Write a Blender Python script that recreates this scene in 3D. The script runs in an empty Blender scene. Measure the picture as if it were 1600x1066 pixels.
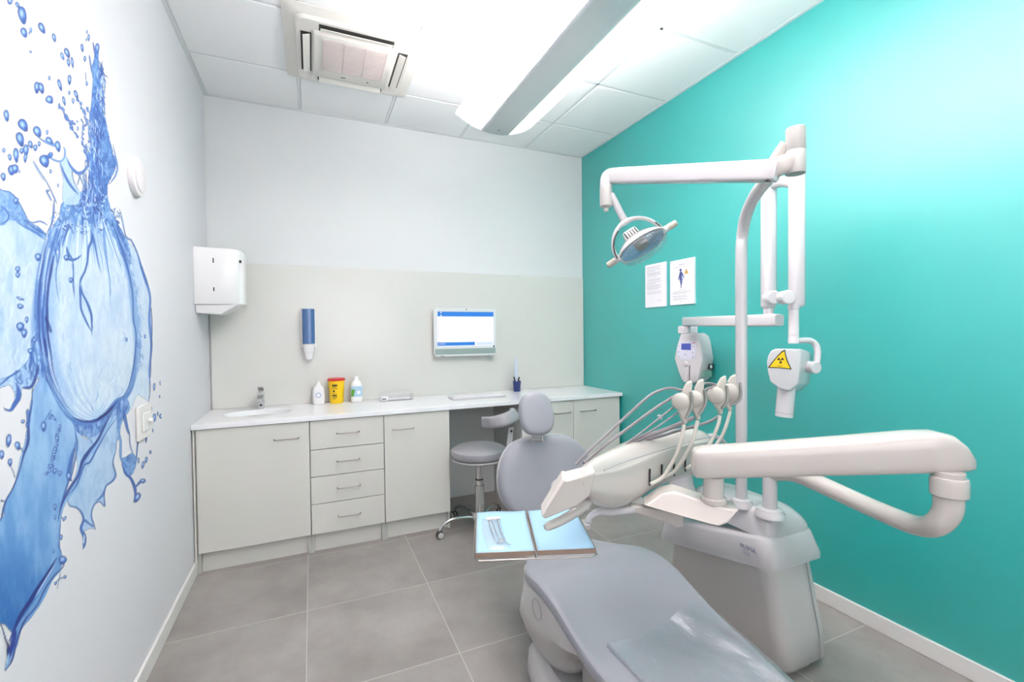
import bpy, bmesh, math, random
import numpy as np
from mathutils import Vector, Matrix
random.seed(7)
sc = bpy.context.scene
COL = sc.collection
PI = math.pi

# ------------------------------------------------------------------ camera
F_PX, YAW, PITCH, ROLL, CAM_Z = 715.88, .4126, -.0196, -.0105, 1.375
def cam_basis():
    cy, sy, cp, sp, c, s = math.cos(YAW), math.sin(YAW), math.cos(PITCH), math.sin(PITCH), math.cos(ROLL), math.sin(ROLL)
    X = Vector((cy, -sy, 0)); Yh = Vector((sy, cy, 0)); Z = Vector((0, 0, 1))
    F = Yh * cp + Z * sp; U = -Yh * sp + Z * cp
    return c * X + s * U, -s * X + c * U, F
CR, CU, CF = cam_basis()
CO = Vector((0, 0, CAM_Z))
cam_data = bpy.data.cameras.new('camera'); cam = bpy.data.objects.new('camera', cam_data); COL.objects.link(cam)
cam_data.sensor_width = 36; cam_data.lens = F_PX / 1600 * 36; cam_data.clip_start = .02
M = Matrix((CR, CU, -CF)).transposed().to_4x4(); M.translation = CO
cam.matrix_world = M
sc.camera = cam
def ray(u, v): return CF + CR * ((u - 800) / F_PX) - CU * ((v - 533) / F_PX)
def at(u, v, d): return CO + ray(u, v) * d                      # point seen at (u, v) at distance d along the view axis
def on_x(u, v, x): r = ray(u, v); return CO + r * (x / r.x)
def on_y(u, v, y): r = ray(u, v); return CO + r * (y / r.y)
def on_z(u, v, z): r = ray(u, v); return CO + r * ((z - CAM_Z) / r.z)

# ------------------------------------------------------------------ world, exposure
w = bpy.data.worlds.new('world'); sc.world = w; w.use_nodes = True
w.node_tree.nodes['Background'].inputs[0].default_value = (.9, .95, 1, 1)
w.node_tree.nodes['Background'].inputs[1].default_value = .3
sc.view_settings.view_transform = 'Standard'; sc.view_settings.look = 'None'
sc.view_settings.exposure = 1.72; sc.view_settings.gamma = 1; sc.view_settings.use_curve_mapping = False
wl = bpy.data.lights.new('rear_fill', 'AREA'); wl.shape = 'RECTANGLE'; wl.size = 1.6; wl.size_y = 1.3; wl.energy = 9; wl.color = (1, .925, .93)
wlo = bpy.data.objects.new('rear_fill', wl); COL.objects.link(wlo); wlo.location = (.55, -1.17, 1.62); wlo.rotation_euler = (PI / 2, 0, PI)   # fill light added behind the camera to brighten cabinet fronts and floor
LAMP_DOWN, LAMP_UP = 4.7, 22.0

# ------------------------------------------------------------------ materials
def srgb(r, g, b):
    f = lambda c: (c / 255 / 12.92) if c / 255 <= .04045 else ((c / 255 + .055) / 1.055) ** 2.4
    return (f(r), f(g), f(b), 1)
def mat(name, rgb, rough=.5, metal=0, noise=.02, scale=30, bump=0, spec=.5, coat=0, trans=0, alpha=1, emit=None, es=0, coatr=.05):
    m = bpy.data.materials.new(name); m.use_nodes = True
    nt = m.node_tree; N = nt.nodes; L = nt.links; b = N['Principled BSDF']
    tc = N.new('ShaderNodeTexCoord'); nz = N.new('ShaderNodeTexNoise'); nz.inputs['Scale'].default_value = scale
    nz.inputs['Detail'].default_value = 4
    L.new(tc.outputs['Object'], nz.inputs['Vector'])
    mx = N.new('ShaderNodeMix'); mx.data_type = 'RGBA'
    c = srgb(*rgb)
    mx.inputs[6].default_value = tuple(max(0, x * (1 - noise)) for x in c[:3]) + (1,)
    mx.inputs[7].default_value = tuple(min(1, x * (1 + noise)) for x in c[:3]) + (1,)
    L.new(nz.outputs['Fac'], mx.inputs[0]); L.new(mx.outputs[2], b.inputs['Base Color'])
    mr = N.new('ShaderNodeMapRange'); mr.inputs['To Min'].default_value = max(.02, rough * .92); mr.inputs['To Max'].default_value = min(1, rough * 1.08)
    L.new(nz.outputs['Fac'], mr.inputs['Value']); L.new(mr.outputs['Result'], b.inputs['Roughness'])
    b.inputs['Metallic'].default_value = metal; b.inputs['Specular IOR Level'].default_value = spec
    b.inputs['Coat Weight'].default_value = coat; b.inputs['Coat Roughness'].default_value = coatr
    b.inputs['Transmission Weight'].default_value = trans; b.inputs['Alpha'].default_value = alpha
    if emit: b.inputs['Emission Color'].default_value = srgb(*emit); b.inputs['Emission Strength'].default_value = es
    if bump:
        bp = N.new('ShaderNodeBump'); bp.inputs['Strength'].default_value = bump; bp.inputs['Distance'].default_value = .002
        L.new(nz.outputs['Fac'], bp.inputs['Height']); L.new(bp.outputs['Normal'], b.inputs['Normal'])
    return m
WALL_W = mat('wall_white_paint', (219, 219, 223), .6, noise=.008, scale=3, bump=.03)
WALL_B = mat('wall_back_paint', (219, 221, 221), .55, noise=.008, scale=3)
TEAL = mat('wall_teal_satin', (0, 166, 160), .5, noise=.03, scale=4, bump=0, spec=.15, coat=1.0, coatr=.45)
TEAL.node_tree.nodes['Principled BSDF'].inputs['Coat IOR'].default_value = 2.1
CEIL = mat('ceiling_tile', (242, 242, 242), .85, noise=.02, scale=160, bump=.1)
TBAR = mat('ceiling_bar', (222, 225, 226), .5)
BASEB = mat('baseboard_white', (225, 223, 220), .35)
LAM = mat('cabinet_laminate', (214, 213, 206), .38, noise=.012, scale=5)
LAMIN = mat('cabinet_side', (190, 192, 186), .45)
GAP = mat('dark_gap', (58, 58, 56), .8)
PLASB = mat('bright_white_plastic', (238, 236, 236), .25, coat=.2)
TAPM = mat('satin_steel', (196, 196, 196), .38, .8)
TOP = mat('worktop_white', (238, 239, 240), .16, spec=.5, noise=.01)
SPLASH = mat('splash_panel', (214, 214, 208), .2, noise=.008)
STEEL = mat('brushed_steel', (165, 160, 155), .32, 1, noise=.05)
CHROME = mat('chrome', (215, 215, 215), .1, 1)
PLASW = mat('white_plastic', (193, 191, 192), .22, spec=.5, coat=.3)
PLASC = mat('cream_plastic', (192, 186, 180), .25, spec=.5, coat=.35)
PLASG = mat('grey_plastic', (176, 174, 170), .35)
PLASD = mat('tower_plastic', (203, 200, 198), .3, coat=.2)
BEIGE = mat('lamp_handle_beige', (176, 170, 156), .45)
VINYL = mat('grey_vinyl', (152, 154, 160), .36, noise=.02, scale=9, bump=.06, spec=.45)
VINYLS = mat('stool_vinyl', (158, 158, 162), .36, noise=.02, scale=9, bump=.06, spec=.45)
HOSE = mat('grey_hose', (136, 131, 134), .4)
WHIP = mat('whip_hose', (186, 182, 173), .4)
RUB = mat('black_rubber', (28, 28, 29), .5)
BLUEP = mat('blue_tray_paper', (150, 188, 212), .6, noise=.02, scale=6)
INK = mat('black_ink', (35, 35, 38), .5)
GREYINK = mat('grey_ink', (150, 152, 156), .6)
PAPER = mat('paper_white', (232, 231, 236), .5)
def glass(name, rgb, rough=.03, a=.25, spec=.5):
    m = bpy.data.materials.new(name); m.use_nodes = True; nt = m.node_tree; N = nt.nodes; L = nt.links
    b = N['Principled BSDF']; b.inputs['Base Color'].default_value = srgb(*rgb); b.inputs['Roughness'].default_value = rough
    tr = N.new('ShaderNodeBsdfTransparent'); gl = N.new('ShaderNodeBsdfGlossy'); gl.inputs['Roughness'].default_value = rough
    m1 = N.new('ShaderNodeMixShader'); m1.inputs[0].default_value = a; m2 = N.new('ShaderNodeMixShader'); lw = N.new('ShaderNodeLayerWeight'); lw.inputs['Blend'].default_value = .5; pw = N.new('ShaderNodeMath'); pw.operation = 'POWER'; pw.inputs[1].default_value = 3; L.new(lw.outputs['Facing'], pw.inputs[0]); fr = N.new('ShaderNodeMapRange'); fr.inputs['To Min'].default_value = .03 + .05 * spec; fr.inputs['To Max'].default_value = .3 + .6 * spec; L.new(pw.outputs[0], fr.inputs['Value'])
    L.new(tr.outputs[0], m1.inputs[1]); L.new(b.outputs[0], m1.inputs[2]); L.new(fr.outputs[0], m2.inputs[0]); L.new(m1.outputs[0], m2.inputs[1]); L.new(gl.outputs[0], m2.inputs[2])
    L.new(m2.outputs[0], N['Material Output'].inputs['Surface'])
    nz = N.new('ShaderNodeTexNoise'); nz.inputs['Scale'].default_value = 14; bp = N.new('ShaderNodeBump'); bp.inputs['Strength'].default_value = .15
    bp.inputs['Distance'].default_value = .004
    L.new(nz.outputs['Fac'], bp.inputs['Height']); L.new(bp.outputs['Normal'], b.inputs['Normal']); L.new(bp.outputs['Normal'], gl.inputs['Normal'])
    return m
CLEAR = glass('clear_plastic', (235, 240, 245), .05, .06, .25)

def floor_material():
    m = bpy.data.materials.new('concrete_tile'); m.use_nodes = True; nt = m.node_tree; N = nt.nodes; L = nt.links; b = N['Principled BSDF']
    tc = N.new('ShaderNodeTexCoord'); sp = N.new('ShaderNodeSeparateXYZ'); L.new(tc.outputs['Object'], sp.inputs[0])
    def math_(op, a, c=None):
        n = N.new('ShaderNodeMath'); n.operation = op
        for i, q in enumerate((a, c)):
            if q is None: continue
            if isinstance(q, (int, float)): n.inputs[i].default_value = q
            else: L.new(q, n.inputs[i])
        return n.outputs[0]
    S = .6022; lines = []; cells = []
    for ax, off in (('X', -.0423), ('Y', 2.4745)):
        t = math_('DIVIDE', math_('SUBTRACT', sp.outputs[ax], off), S)
        cells.append(math_('FLOOR', t))
        fr = math_('FRACT', math_('ADD', t, 100.5))
        d = math_('ABSOLUTE', math_('SUBTRACT', fr, .5))
        lines.append(math_('LESS_THAN', d, .0026))
    grout = math_('MAXIMUM', *lines)
    cv = N.new('ShaderNodeCombineXYZ'); L.new(cells[0], cv.inputs[0]); L.new(cells[1], cv.inputs[1])
    wn = N.new('ShaderNodeTexWhiteNoise'); L.new(cv.outputs[0], wn.inputs['Vector'])
    add = N.new('ShaderNodeVectorMath'); add.operation = 'ADD'; L.new(tc.outputs['Object'], add.inputs[0])
    sc_ = N.new('ShaderNodeVectorMath'); sc_.operation = 'SCALE'; sc_.inputs['Scale'].default_value = 9; L.new(wn.outputs['Color'], sc_.inputs[0]); L.new(sc_.outputs[0], add.inputs[1])
    n1 = N.new('ShaderNodeTexNoise'); n1.inputs['Scale'].default_value = 3.2; n1.inputs['Detail'].default_value = 7; n1.inputs['Roughness'].default_value = .6; L.new(add.outputs[0], n1.inputs['Vector'])
    n2 = N.new('ShaderNodeTexNoise'); n2.inputs['Scale'].default_value = 90; n2.inputs['Detail'].default_value = 3; L.new(add.outputs[0], n2.inputs['Vector'])
    r = N.new('ShaderNodeValToRGB'); e = r.color_ramp.elements
    e[0].position = .3; e[0].color = srgb(140, 134, 130); e[1].position = .72; e[1].color = srgb(168, 163, 158)
    L.new(n1.outputs['Fac'], r.inputs[0])
    m1 = N.new('ShaderNodeMix'); m1.data_type = 'RGBA'; m1.blend_type = 'MULTIPLY'; m1.inputs[0].default_value = .12
    L.new(r.outputs[0], m1.inputs[6]); L.new(n2.outputs['Color'], m1.inputs[7])
    m2 = N.new('ShaderNodeMix'); m2.data_type = 'RGBA'; L.new(grout, m2.inputs[0]); L.new(m1.outputs[2], m2.inputs[6]); m2.inputs[7].default_value = srgb(192, 188, 184)
    L.new(m2.outputs[2], b.inputs['Base Color'])
    mr = N.new('ShaderNodeMapRange'); mr.inputs['To Min'].default_value = .34; mr.inputs['To Max'].default_value = .5; L.new(n1.outputs['Fac'], mr.inputs['Value'])
    L.new(mr.outputs[0], b.inputs['Roughness'])
    bp = N.new('ShaderNodeBump'); bp.inputs['Strength'].default_value = .25; bp.inputs['Distance'].default_value = .001; bp.invert = True
    L.new(grout, bp.inputs['Height']); L.new(bp.outputs['Normal'], b.inputs['Normal'])
    return m
FLOOR = floor_material()

# ------------------------------------------------------------------ mesh helpers (all coordinates are world coordinates)
V = Vector
def NB(): return bmesh.new()
def box(bm, x0, y0, z0, x1, y1, z1):
    vs = [bm.verts.new((x, y, z)) for z in (z0, z1) for y in (y0, y1) for x in (x0, x1)]
    for f in ((0, 2, 3, 1), (4, 5, 7, 6), (0, 1, 5, 4), (2, 6, 7, 3), (0, 4, 6, 2), (1, 3, 7, 5)): bm.faces.new([vs[i] for i in f])
    return bm
def loft(bm, rings, cap0=True, cap1=True, closed=True):
    R = [[bm.verts.new(p) for p in r] for r in rings]; n = len(R[0])
    for a, b in zip(R, R[1:]):
        for i in range(n if closed else n - 1):
            j = (i + 1) % n
            bm.faces.new((a[i], a[j], b[j], b[i]))
    if cap0 and closed: bm.faces.new(list(reversed(R[0])))
    if cap1 and closed: bm.faces.new(R[-1])
    return bm
def frame(d, up=None):
    d = V(d).normalized(); up = V(up) if up is not None else (V((0, 0, 1)) if abs(d.z) < .95 else V((1, 0, 0)))
    x = up.cross(d).normalized(); y = d.cross(x).normalized()
    return x, y
def ring(c, x, y, rx, ry=None, n=24, p=2.0):
    ry = rx if ry is None else ry; out = []
    for i in range(n):
        a = 2 * PI * i / n; ca, sa = math.cos(a), math.sin(a)
        out.append(V(c) + x * (rx * math.copysign(abs(ca) ** (2 / p), ca)) + y * (ry * math.copysign(abs(sa) ** (2 / p), sa)))
    return out
def cyl(bm, a, b, r0, r1=None, n=28, e=.12):
    r1 = r0 if r1 is None else r1; a, b = V(a), V(b); x, y = frame(b - a); d = (b - a)
    k = min(min(r0, r1) * e, d.length * .25); u = d.normalized() * k
    loft(bm, [ring(a, x, y, r0 - k, n=n), ring(a + u, x, y, r0, n=n), ring(b - u, x, y, r1, n=n), ring(b, x, y, r1 - k, n=n)])
    return bm
def spline(pts, m=8):
    P = [V(p) for p in pts]; P = [P[0] * 2 - P[1]] + P + [P[-1] * 2 - P[-2]]; out = []
    for i in range(1, len(P) - 2):
        for k in range(m):
            t = k / m; a, b, c, d = P[i - 1:i + 3]
            out.append(.5 * ((2 * b) + (c - a) * t + (2 * a - 5 * b + 4 * c - d) * t * t + (3 * b - a - 3 * c + d) * t ** 3))
    out.append(P[-2]); return out
def lerp_list(vals, n):
    if not isinstance(vals, (list, tuple)): return [vals] * n
    out = []
    for i in range(n):
        t = i / (n - 1) * (len(vals) - 1); k = min(int(t), len(vals) - 2); out.append(vals[k] + (vals[k + 1] - vals[k]) * (t - k))
    return out
def tube(bm, pts, r, n=16, m=8, smooth=True, ry=None, p=2.0, up=None):
    P = spline(pts, m) if smooth else [V(q) for q in pts]
    rr = lerp_list(r, len(P)); rry = lerp_list(ry, len(P)) if ry is not None else rr
    T = [(P[min(i + 1, len(P) - 1)] - P[max(i - 1, 0)]).normalized() for i in range(len(P))]
    x, y = frame(T[0], up); rings = []
    for i, q in enumerate(P):
        y = (y - T[i] * y.dot(T[i])).normalized(); x = y.cross(T[i]).normalized()
        rings.append(ring(q, x, y, rr[i], rry[i], n=n, p=p))
    loft(bm, rings); return bm
def lathe(bm, c, prof, n=32, axis=(0, 0, 1), up=None, caps=True):
    a = V(axis).normalized(); x, y = frame(a, up)
    loft(bm, [ring(V(c) + a * h, x, y, max(r, 1e-4), n=n) for r, h in prof], caps, caps); return bm
def prism(bm, poly, off):
    off = V(off); poly = [V(p) for p in poly]
    loft(bm, [poly, [p + off for p in poly]]); return bm
def pillow(bm, outline, n_vec, thick, prof=None):
    """rounded cushion: a closed outline swept through (scale, height) steps towards its centroid"""
    O_ = [V(p) for p in outline]; c = sum(O_, V((0, 0, 0))) / len(O_); n_vec = V(n_vec).normalized()
    prof = prof or [(.55, 0), (.9, 0), (.975, .12), (1, .4), (.99, .65), (.95, .84), (.86, .95), (.6, 1.0), (.3, 1.02)]
    loft(bm, [[c + (q - c) * s + n_vec * (h * thick) for q in O_] for s, h in prof]); return bm
def sheet(bm, rows):
    R = [[bm.verts.new(p) for p in r] for r in rows]
    for a, b in zip(R, R[1:]):
        for i in range(len(a) - 1): bm.faces.new((a[i], a[i + 1], b[i + 1], b[i]))
    return bm

WORLD = {}
def obj(name, bm, m, parent=None, bevel=0, seg=3, subsurf=0, angle=35, smooth=True, solid=0):
    bmesh.ops.recalc_face_normals(bm, faces=bm.faces[:])
    base = WORLD.get(parent.name, V((0, 0, 0))) if parent else V((0, 0, 0))
    if parent is None:
        zs = [v.co.z for v in bm.verts]; xs = [v.co.x for v in bm.verts]; ys = [v.co.y for v in bm.verts]
        base = V(((min(xs) + max(xs)) / 2, (min(ys) + max(ys)) / 2, min(zs)))
    for v in bm.verts: v.co -= base
    me = bpy.data.meshes.new(name); bm.to_mesh(me); bm.free()
    me.materials.append(m)
    if smooth:
        me.polygons.foreach_set('use_smooth', [True] * len(me.polygons)); me.set_sharp_from_angle(angle=math.radians(angle))
    o = bpy.data.objects.new(name, me); COL.objects.link(o)
    if parent: o.parent = parent
    else: o.location = base
    WORLD[o.name] = base
    if solid:
        s = o.modifiers.new('solid', 'SOLIDIFY'); s.thickness = solid; s.offset = 0
    if bevel:
        b = o.modifiers.new('bevel', 'BEVEL'); b.width = bevel; b.segments = seg; b.limit_method = 'ANGLE'; b.angle_limit = math.radians(30)
        if smooth: b.harden_normals = False
    if subsurf:
        s = o.modifiers.new('sub', 'SUBSURF'); s.levels = s.render_levels = subsurf
    return o
def tag(o, label=None, cat=None, group=None, kind=None):
    if label: o['label'] = label
    if cat: o['category'] = cat
    if group: o['group'] = group
    if kind: o['kind'] = kind
    return o
def thing(name, loc, label, cat, group=None):
    o = bpy.data.objects.new(name, None); COL.objects.link(o); o.location = loc; o.empty_display_size = .1
    WORLD[o.name] = V(loc); return tag(o, label, cat, group)
def struct(name, bm, m, **k): return tag(obj(name, bm, m, **k), kind='structure')
def B(*a): return box(NB(), *a)
FONT = {}
def text(name, s, m, parent, origin, ex, ey, size, depth=.0006, align='LEFT'):
    cu = bpy.data.curves.new(name, 'FONT'); cu.body = s; cu.size = size; cu.extrude = depth / 2; cu.align_x = align; cu.resolution_u = 3
    tmp = bpy.data.objects.new('tmp', cu); COL.objects.link(tmp)
    me = bpy.data.meshes.new_from_object(tmp.evaluated_get(bpy.context.evaluated_depsgraph_get()))
    bpy.data.objects.remove(tmp); bpy.data.curves.remove(cu)
    bm = NB(); bm.from_mesh(me); bpy.data.meshes.remove(me)
    ex, ey = V(ex).normalized(), V(ey).normalized(); en = ex.cross(ey)
    for v in bm.verts: v.co = V(origin) + ex * v.co.x + ey * v.co.y + en * (v.co.z)
    return obj(name, bm, m, parent, smooth=False)

# ================================================================== the room
XL, XR, YB, ZC, YF = -.6359, 2.3406, 3.6816, 2.994, -1.2
struct('floor', B(XL - .1, YF - .1, -.1, XR + .1, YB + .1, 0), FLOOR, smooth=False)
bpy.data.objects['floor'].data.transform(Matrix.Translation(bpy.data.objects['floor'].location)); bpy.data.objects['floor'].location = (0, 0, 0)
struct('wall_left', B(XL - .1, YF - .1, 0, XL, YB + .1, ZC + .1), WALL_W, smooth=False)
struct('wall_back', B(XL, YB, 0, XR, YB + .1, ZC + .1), WALL_B, smooth=False)
struct('wall_right', B(XR, YF - .1, 0, XR + .1, YB + .1, ZC + .1), TEAL, smooth=False)
struct('wall_front', B(XL, YF - .1, 0, XR, YF, ZC + .1), WALL_W, smooth=False)
bm = NB()
for a_, b_, c_, d_ in ((-.30, -.25, .92, 2.32), (1.35, 1.40, .92, 2.32), (-.25, 1.35, .92, .97), (-.25, 1.35, 2.27, 2.32), (.53, .57, .97, 2.27)): box(bm, a_, YF, c_, b_, YF + .05, d_)
struct('added_window_1', bm, BASEB, smooth=False)  # unseen window bars, added to go with the rear fill light
# ceiling: lay-in tiles on a T-bar grid
ceiling = struct('ceiling', B(XL, YF, ZC + .012, XR, YB, ZC + .1), TBAR, smooth=False)
bm = NB(); cols = [XL + .012] + [-.0466 + .6 * i for i in range(4)] + [XR - .012]
rows = [YB - .012] + [3.156 - .6 * j for j in range(8)] + [YF + .012]
rows = [r for r in rows if r >= YF + .01]
for a, b in zip(cols, cols[1:]):
    for c, d in zip(rows[1:], rows):
        box(bm, a + .011, c + .011, ZC - .0005, b - .011, d - .011, ZC + .013)
obj('ceiling_tiles', bm, CEIL, ceiling, bevel=.003, seg=2)
bm = NB()
for x in cols[1:-1]: box(bm, x - .0085, YF, ZC + .0025, x + .0085, YB, ZC + .014)
for y in rows[1:-1]: box(bm, XL, y - .0085, ZC + .0025, XR, y + .0085, ZC + .014)
obj('grid_bars', bm, TBAR, ceiling, smooth=False)
bm = NB(); t = .022
box(bm, XL, YF, ZC - .003, XL + t, YB, ZC + .013); box(bm, XR - t, YF, ZC - .003, XR, YB, ZC + .013)
box(bm, XL + t, YB - t, ZC - .003, XR - t, YB, ZC + .013)
struct('trim_1', bm, TBAR, smooth=False)
BH = .0757
struct('baseboard_left', B(XL, YF, 0, XL + .013, 3.11, BH), BASEB, bevel=.003)
struct('baseboard_right', B(XR - .013, YF, 0, XR, 3.11, BH), BASEB, bevel=.003)
struct('baseboard_front', B(XL + .013, YF, 0, XR - .013, YF + .013, BH), BASEB, bevel=.003)

# ================================================================== cabinets along the back wall
YD = 3.10; TZ = .867
def handle(parent, xc, z, L=.135):
    y = YD
    bm = NB(); tube(bm, [(xc - L / 2, y, z), (xc - L / 2, y - .02, z), (xc - L / 2 + .008, y - .029, z), (xc, y - .030, z), (xc + L / 2 - .008, y - .029, z), (xc + L / 2, y - .02, z), (xc + L / 2, y, z)], .0038, n=10, smooth=False)
    return obj('handle', bm, STEEL, parent)
def door(parent, x0, x1, z0, z1, hx, hz, name='door', L=.135):
    d = obj(name, B(x0 + .002, YD, z0 + .002, x1 - .002, YD + .018, z1 - .002), LAM, parent, bevel=.0015, seg=2)
    handle(d, hx, hz, L); return d
def carcass(root, x0, x1):
    bm = NB()
    for x in (x0, x1 - .018): box(bm, x, YD + .0195, .0, x + .018, YB - .003, .833)
    box(bm, x0 + .018, YD + .0195, .12, x1 - .018, YB - .003, .136); box(bm, x0 + .018, YB - .02, .136, x1 - .018, YB - .003, .833)
    box(bm, x0 + .018, YD + .0195, .815, x1 - .018, YB - .02, .833)
    obj('carcass', bm, LAMIN, root, smooth=False)
    obj('plinth', B(x0 + .0185, YD + .04, 0, x1 - .0185, YD + .056, .118), LAM, root, bevel=.001)
GRP = 'base cabinets under the white worktop'
r = thing('base_cabinet', (-.32, 3.38, 0), 'wide white base cabinet with a single door under the sink, against the left wall', 'cabinet', GRP)
carcass(r, -.620, -.021); door(r, -.614, -.021, .12, .836, -.149, .74)
obj('filler_strip', B(XL + .004, YD + .012, 0, -.621, YD + .03, .834), LAM, r, bevel=.001)
r = thing('drawer_cabinet', (.2, 3.38, 0), 'white base cabinet with a column of four drawers', 'cabinet', GRP)
carcass(r, -.020, .427)
zz = [.12, .31, .481, .652, .836]
for a, b in zip(zz, zz[1:]): door(r, -.020, .427, a, b, .2035, (a + b) / 2 + .002, 'drawer')
r = thing('base_cabinet', (.65, 3.38, 0), 'narrow white base cabinet with one door, between the drawers and the knee space', 'cabinet', GRP)
carcass(r, .428, .874); door(r, .428, .874, .12, .836, .554, .737)
r = thing('base_cabinet', (1.65, 3.38, 0), 'white base cabinet behind the headrest, right of the knee space', 'cabinet', GRP)
carcass(r, 1.43, 1.879); door(r, 1.43, 1.879, .12, .836, 1.775, .743)
r = thing('base_cabinet', (2.1, 3.38, 0), 'white base cabinet in the corner beside the turquoise wall', 'cabinet', GRP)
carcass(r, 1.88, 2.322); door(r, 1.88, 2.322, .12, .836, 2.012, .743)

# worktop with an oval moulded basin
wt = thing('worktop', (.85, 3.38, .84), 'long glossy white worktop running the whole width of the back wall', 'worktop')
x0, x1, y0, y1, z0, z1 = XL + .002, XR - .002, 3.085, YB - .001, .838, TZ
cx, cy, ra, rb = -.325, 3.39, .20, .145; n = 48
bm = NB()
outer = [bm.verts.new(p) for p in ((x0, y0, z1), (x1, y0, z1), (x1, y1, z1), (x0, y1, z1))]
el = [bm.verts.new((cx + ra * math.cos(2 * PI * i / n), cy + rb * math.sin(2 * PI * i / n), z1)) for i in range(n)]
ed = [bm.edges.new((outer[i], outer[(i + 1) % 4])) for i in range(4)] + [bm.edges.new((el[i], el[(i + 1) % n])) for i in range(n)]
bmesh.ops.triangle_fill(bm, use_beauty=True, use_dissolve=False, edges=ed)
bot = [bm.verts.new((p.co.x, p.co.y, z0)) for p in outer]
for i in range(4): bm.faces.new((outer[i], outer[(i + 1) % 4], bot[(i + 1) % 4], bot[i]))
inb = [bm.verts.new((p.co.x, p.co.y, z0)) for p in el]
for i in range(n): bm.faces.new((el[i], el[(i + 1) % n], inb[(i + 1) % n], inb[i]))
ed = [e for e in [bm.edges.get((bot[i], bot[(i + 1) % 4])) for i in range(4)] + [bm.edges.get((inb[i], inb[(i + 1) % n])) for i in range(n)]]
bmesh.ops.triangle_fill(bm, use_beauty=True, use_dissolve=False, edges=ed)
obj('slab', bm, TOP, wt, bevel=.002, seg=2, smooth=False)
bm = NB(); rings = []
for s, h in ((1.0, -.001), (.985, -.008), (.95, -.03), (.88, -.07), (.72, -.105), (.45, -.118), (.12, -.122)):
    rings.append([V((cx + ra * s * math.cos(2 * PI * i / n), cy + rb * s * math.sin(2 * PI * i / n), z1 + h)) for i in range(n)])
loft(bm, rings, cap0=False); b_ = obj('basin', bm, TOP, wt, solid=.004)
lathe(bm := NB(), (cx, cy, z1 - .1215), [(.02, 0), (.022, .002), (.015, .003), (.004, .002)]); obj('drain', bm, CHROME, wt)
sp = tag(obj('splashback', B(XL + .01, YB - .016, TZ + .001, XR - .004, YB - .001, 1.872), SPLASH, bevel=.001, seg=1), 'pale glossy splashback panel on the back wall above the worktop', 'splashback')

# faucet
p = on_z(408.5, 638, TZ); fx, fy = p.x, p.y - .01
r = thing('faucet', (fx, fy, TZ), 'small square chrome basin mixer tap at the sink', 'faucet')
obj('tap_body', B(fx - .019, fy - .019, TZ, fx + .019, fy + .019, TZ + .115), TAPM, r, bevel=.004)
obj('spout', prism(NB(), [(fx - .018, fy - .018, TZ + .072), (fx - .018, fy - .10, TZ + .062), (fx - .018, fy - .10, TZ + .078), (fx - .018, fy - .018, TZ + .096)], (.036, 0, 0)), TAPM, r, bevel=.003)
obj('lever', prism(NB(), [(fx - .017, fy + .02, TZ + .118), (fx - .017, fy - .05, TZ + .15), (fx - .017, fy - .05, TZ + .158), (fx - .017, fy + .02, TZ + .134)], (.034, 0, 0)), TAPM, r, bevel=.003)
cyl(bm := NB(), (fx, fy - .0185, TZ + .025), (fx, fy - .023, TZ + .025), .008); obj('aerator_mark', bm, RUB, r)

# cup dispenser on the splashback
p0, p1 = on_y(471, 483, YB - .05), on_y(493, 537, YB - .05)
cxs = (p0.x + p1.x) / 2; ysp = YB - .016
r = thing('cup_dispenser', (cxs, ysp, on_y(481, 562, ysp).z), 'blue and white tube dispenser fixed on the splashback above the tap', 'dispenser')
za, zb = p1.z, p0.z
obj('back_plate', B(cxs - .052, ysp - .02, za - .03, cxs + .05, ysp, zb + .008), PLASB, r, bevel=.006)
BLUED = mat('blue_tinted_plastic', (70, 108, 158), .2, coat=.4)
bm = NB(); loft(bm, [ring((cxs, ysp - .045, z), V((1, 0, 0)), V((0, 1, 0)), .042, .036, n=28, p=3) for z in (za, za + .004, zb - .004, zb)]); obj('blue_cover', bm, BLUED, r)
lathe(bm := NB(), (cxs, ysp - .045, za - .115), [(.018, 0), (.024, .003), (.03, .05), (.03, .052), (.036, .054), (.04, .11), (.04, .113)]); obj('white_nozzle', bm, PLASB, r)

# paper towel dispenser on the left wall, close to the corner
zt0, zt1 = 1.562, 1.905
ty0, ty1 = 3.262, 3.56; tyc, thw = (ty0 + ty1) / 2, (ty1 - ty0) / 2; FD = on_y(381, 430, 3.34).x - XL
r = thing('towel_dispenser', (XL, tyc, 1.5), 'white rounded paper towel dispenser high on the left wall by the corner', 'dispenser')
def dring(z, s=1.0):
    pts = []
    for i in range(33):
        a = PI * i / 32; pts.append(V((XL + .001 + FD * s * math.sin(a) ** .42, tyc - thw * s * math.copysign(abs(math.cos(a)) ** .5, math.cos(a)), z)))
    return pts
loft(bm := NB(), [dring(zt0, .97), dring(zt0 + .006, 1), dring(zt1 - .012, 1), dring(zt1 - .004, .98), dring(zt1, .95)]); obj('cover', bm, PLASB, r, angle=50)
loft(bm := NB(), [[(XL + .001, ty0 + .012, zt0), (XL + FD * .88, ty0 + .012, zt0), (XL + FD * .88, ty1 - .03, zt0), (XL + .001, ty1 - .03, zt0)],
          [(XL + .001, ty0 + .03, zt0 - .052), (XL + FD * .52, ty0 + .03, zt0 - .06), (XL + FD * .5, ty1 - .08, zt0 - .06), (XL + .001, ty1 - .08, zt0 - .052)]]); obj('lower_tray', bm, PLASB, r, bevel=.006)
for (u, v, hh) in ((333, 407, .03), (334, 452, .024)):
    q = on_y(u, v, ty0); obj('slot', B(q.x - .0035, ty0 - .0005, q.z - hh / 2, q.x + .0035, ty0 + .02, q.z + hh / 2), GAP, r, bevel=.002)
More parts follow.
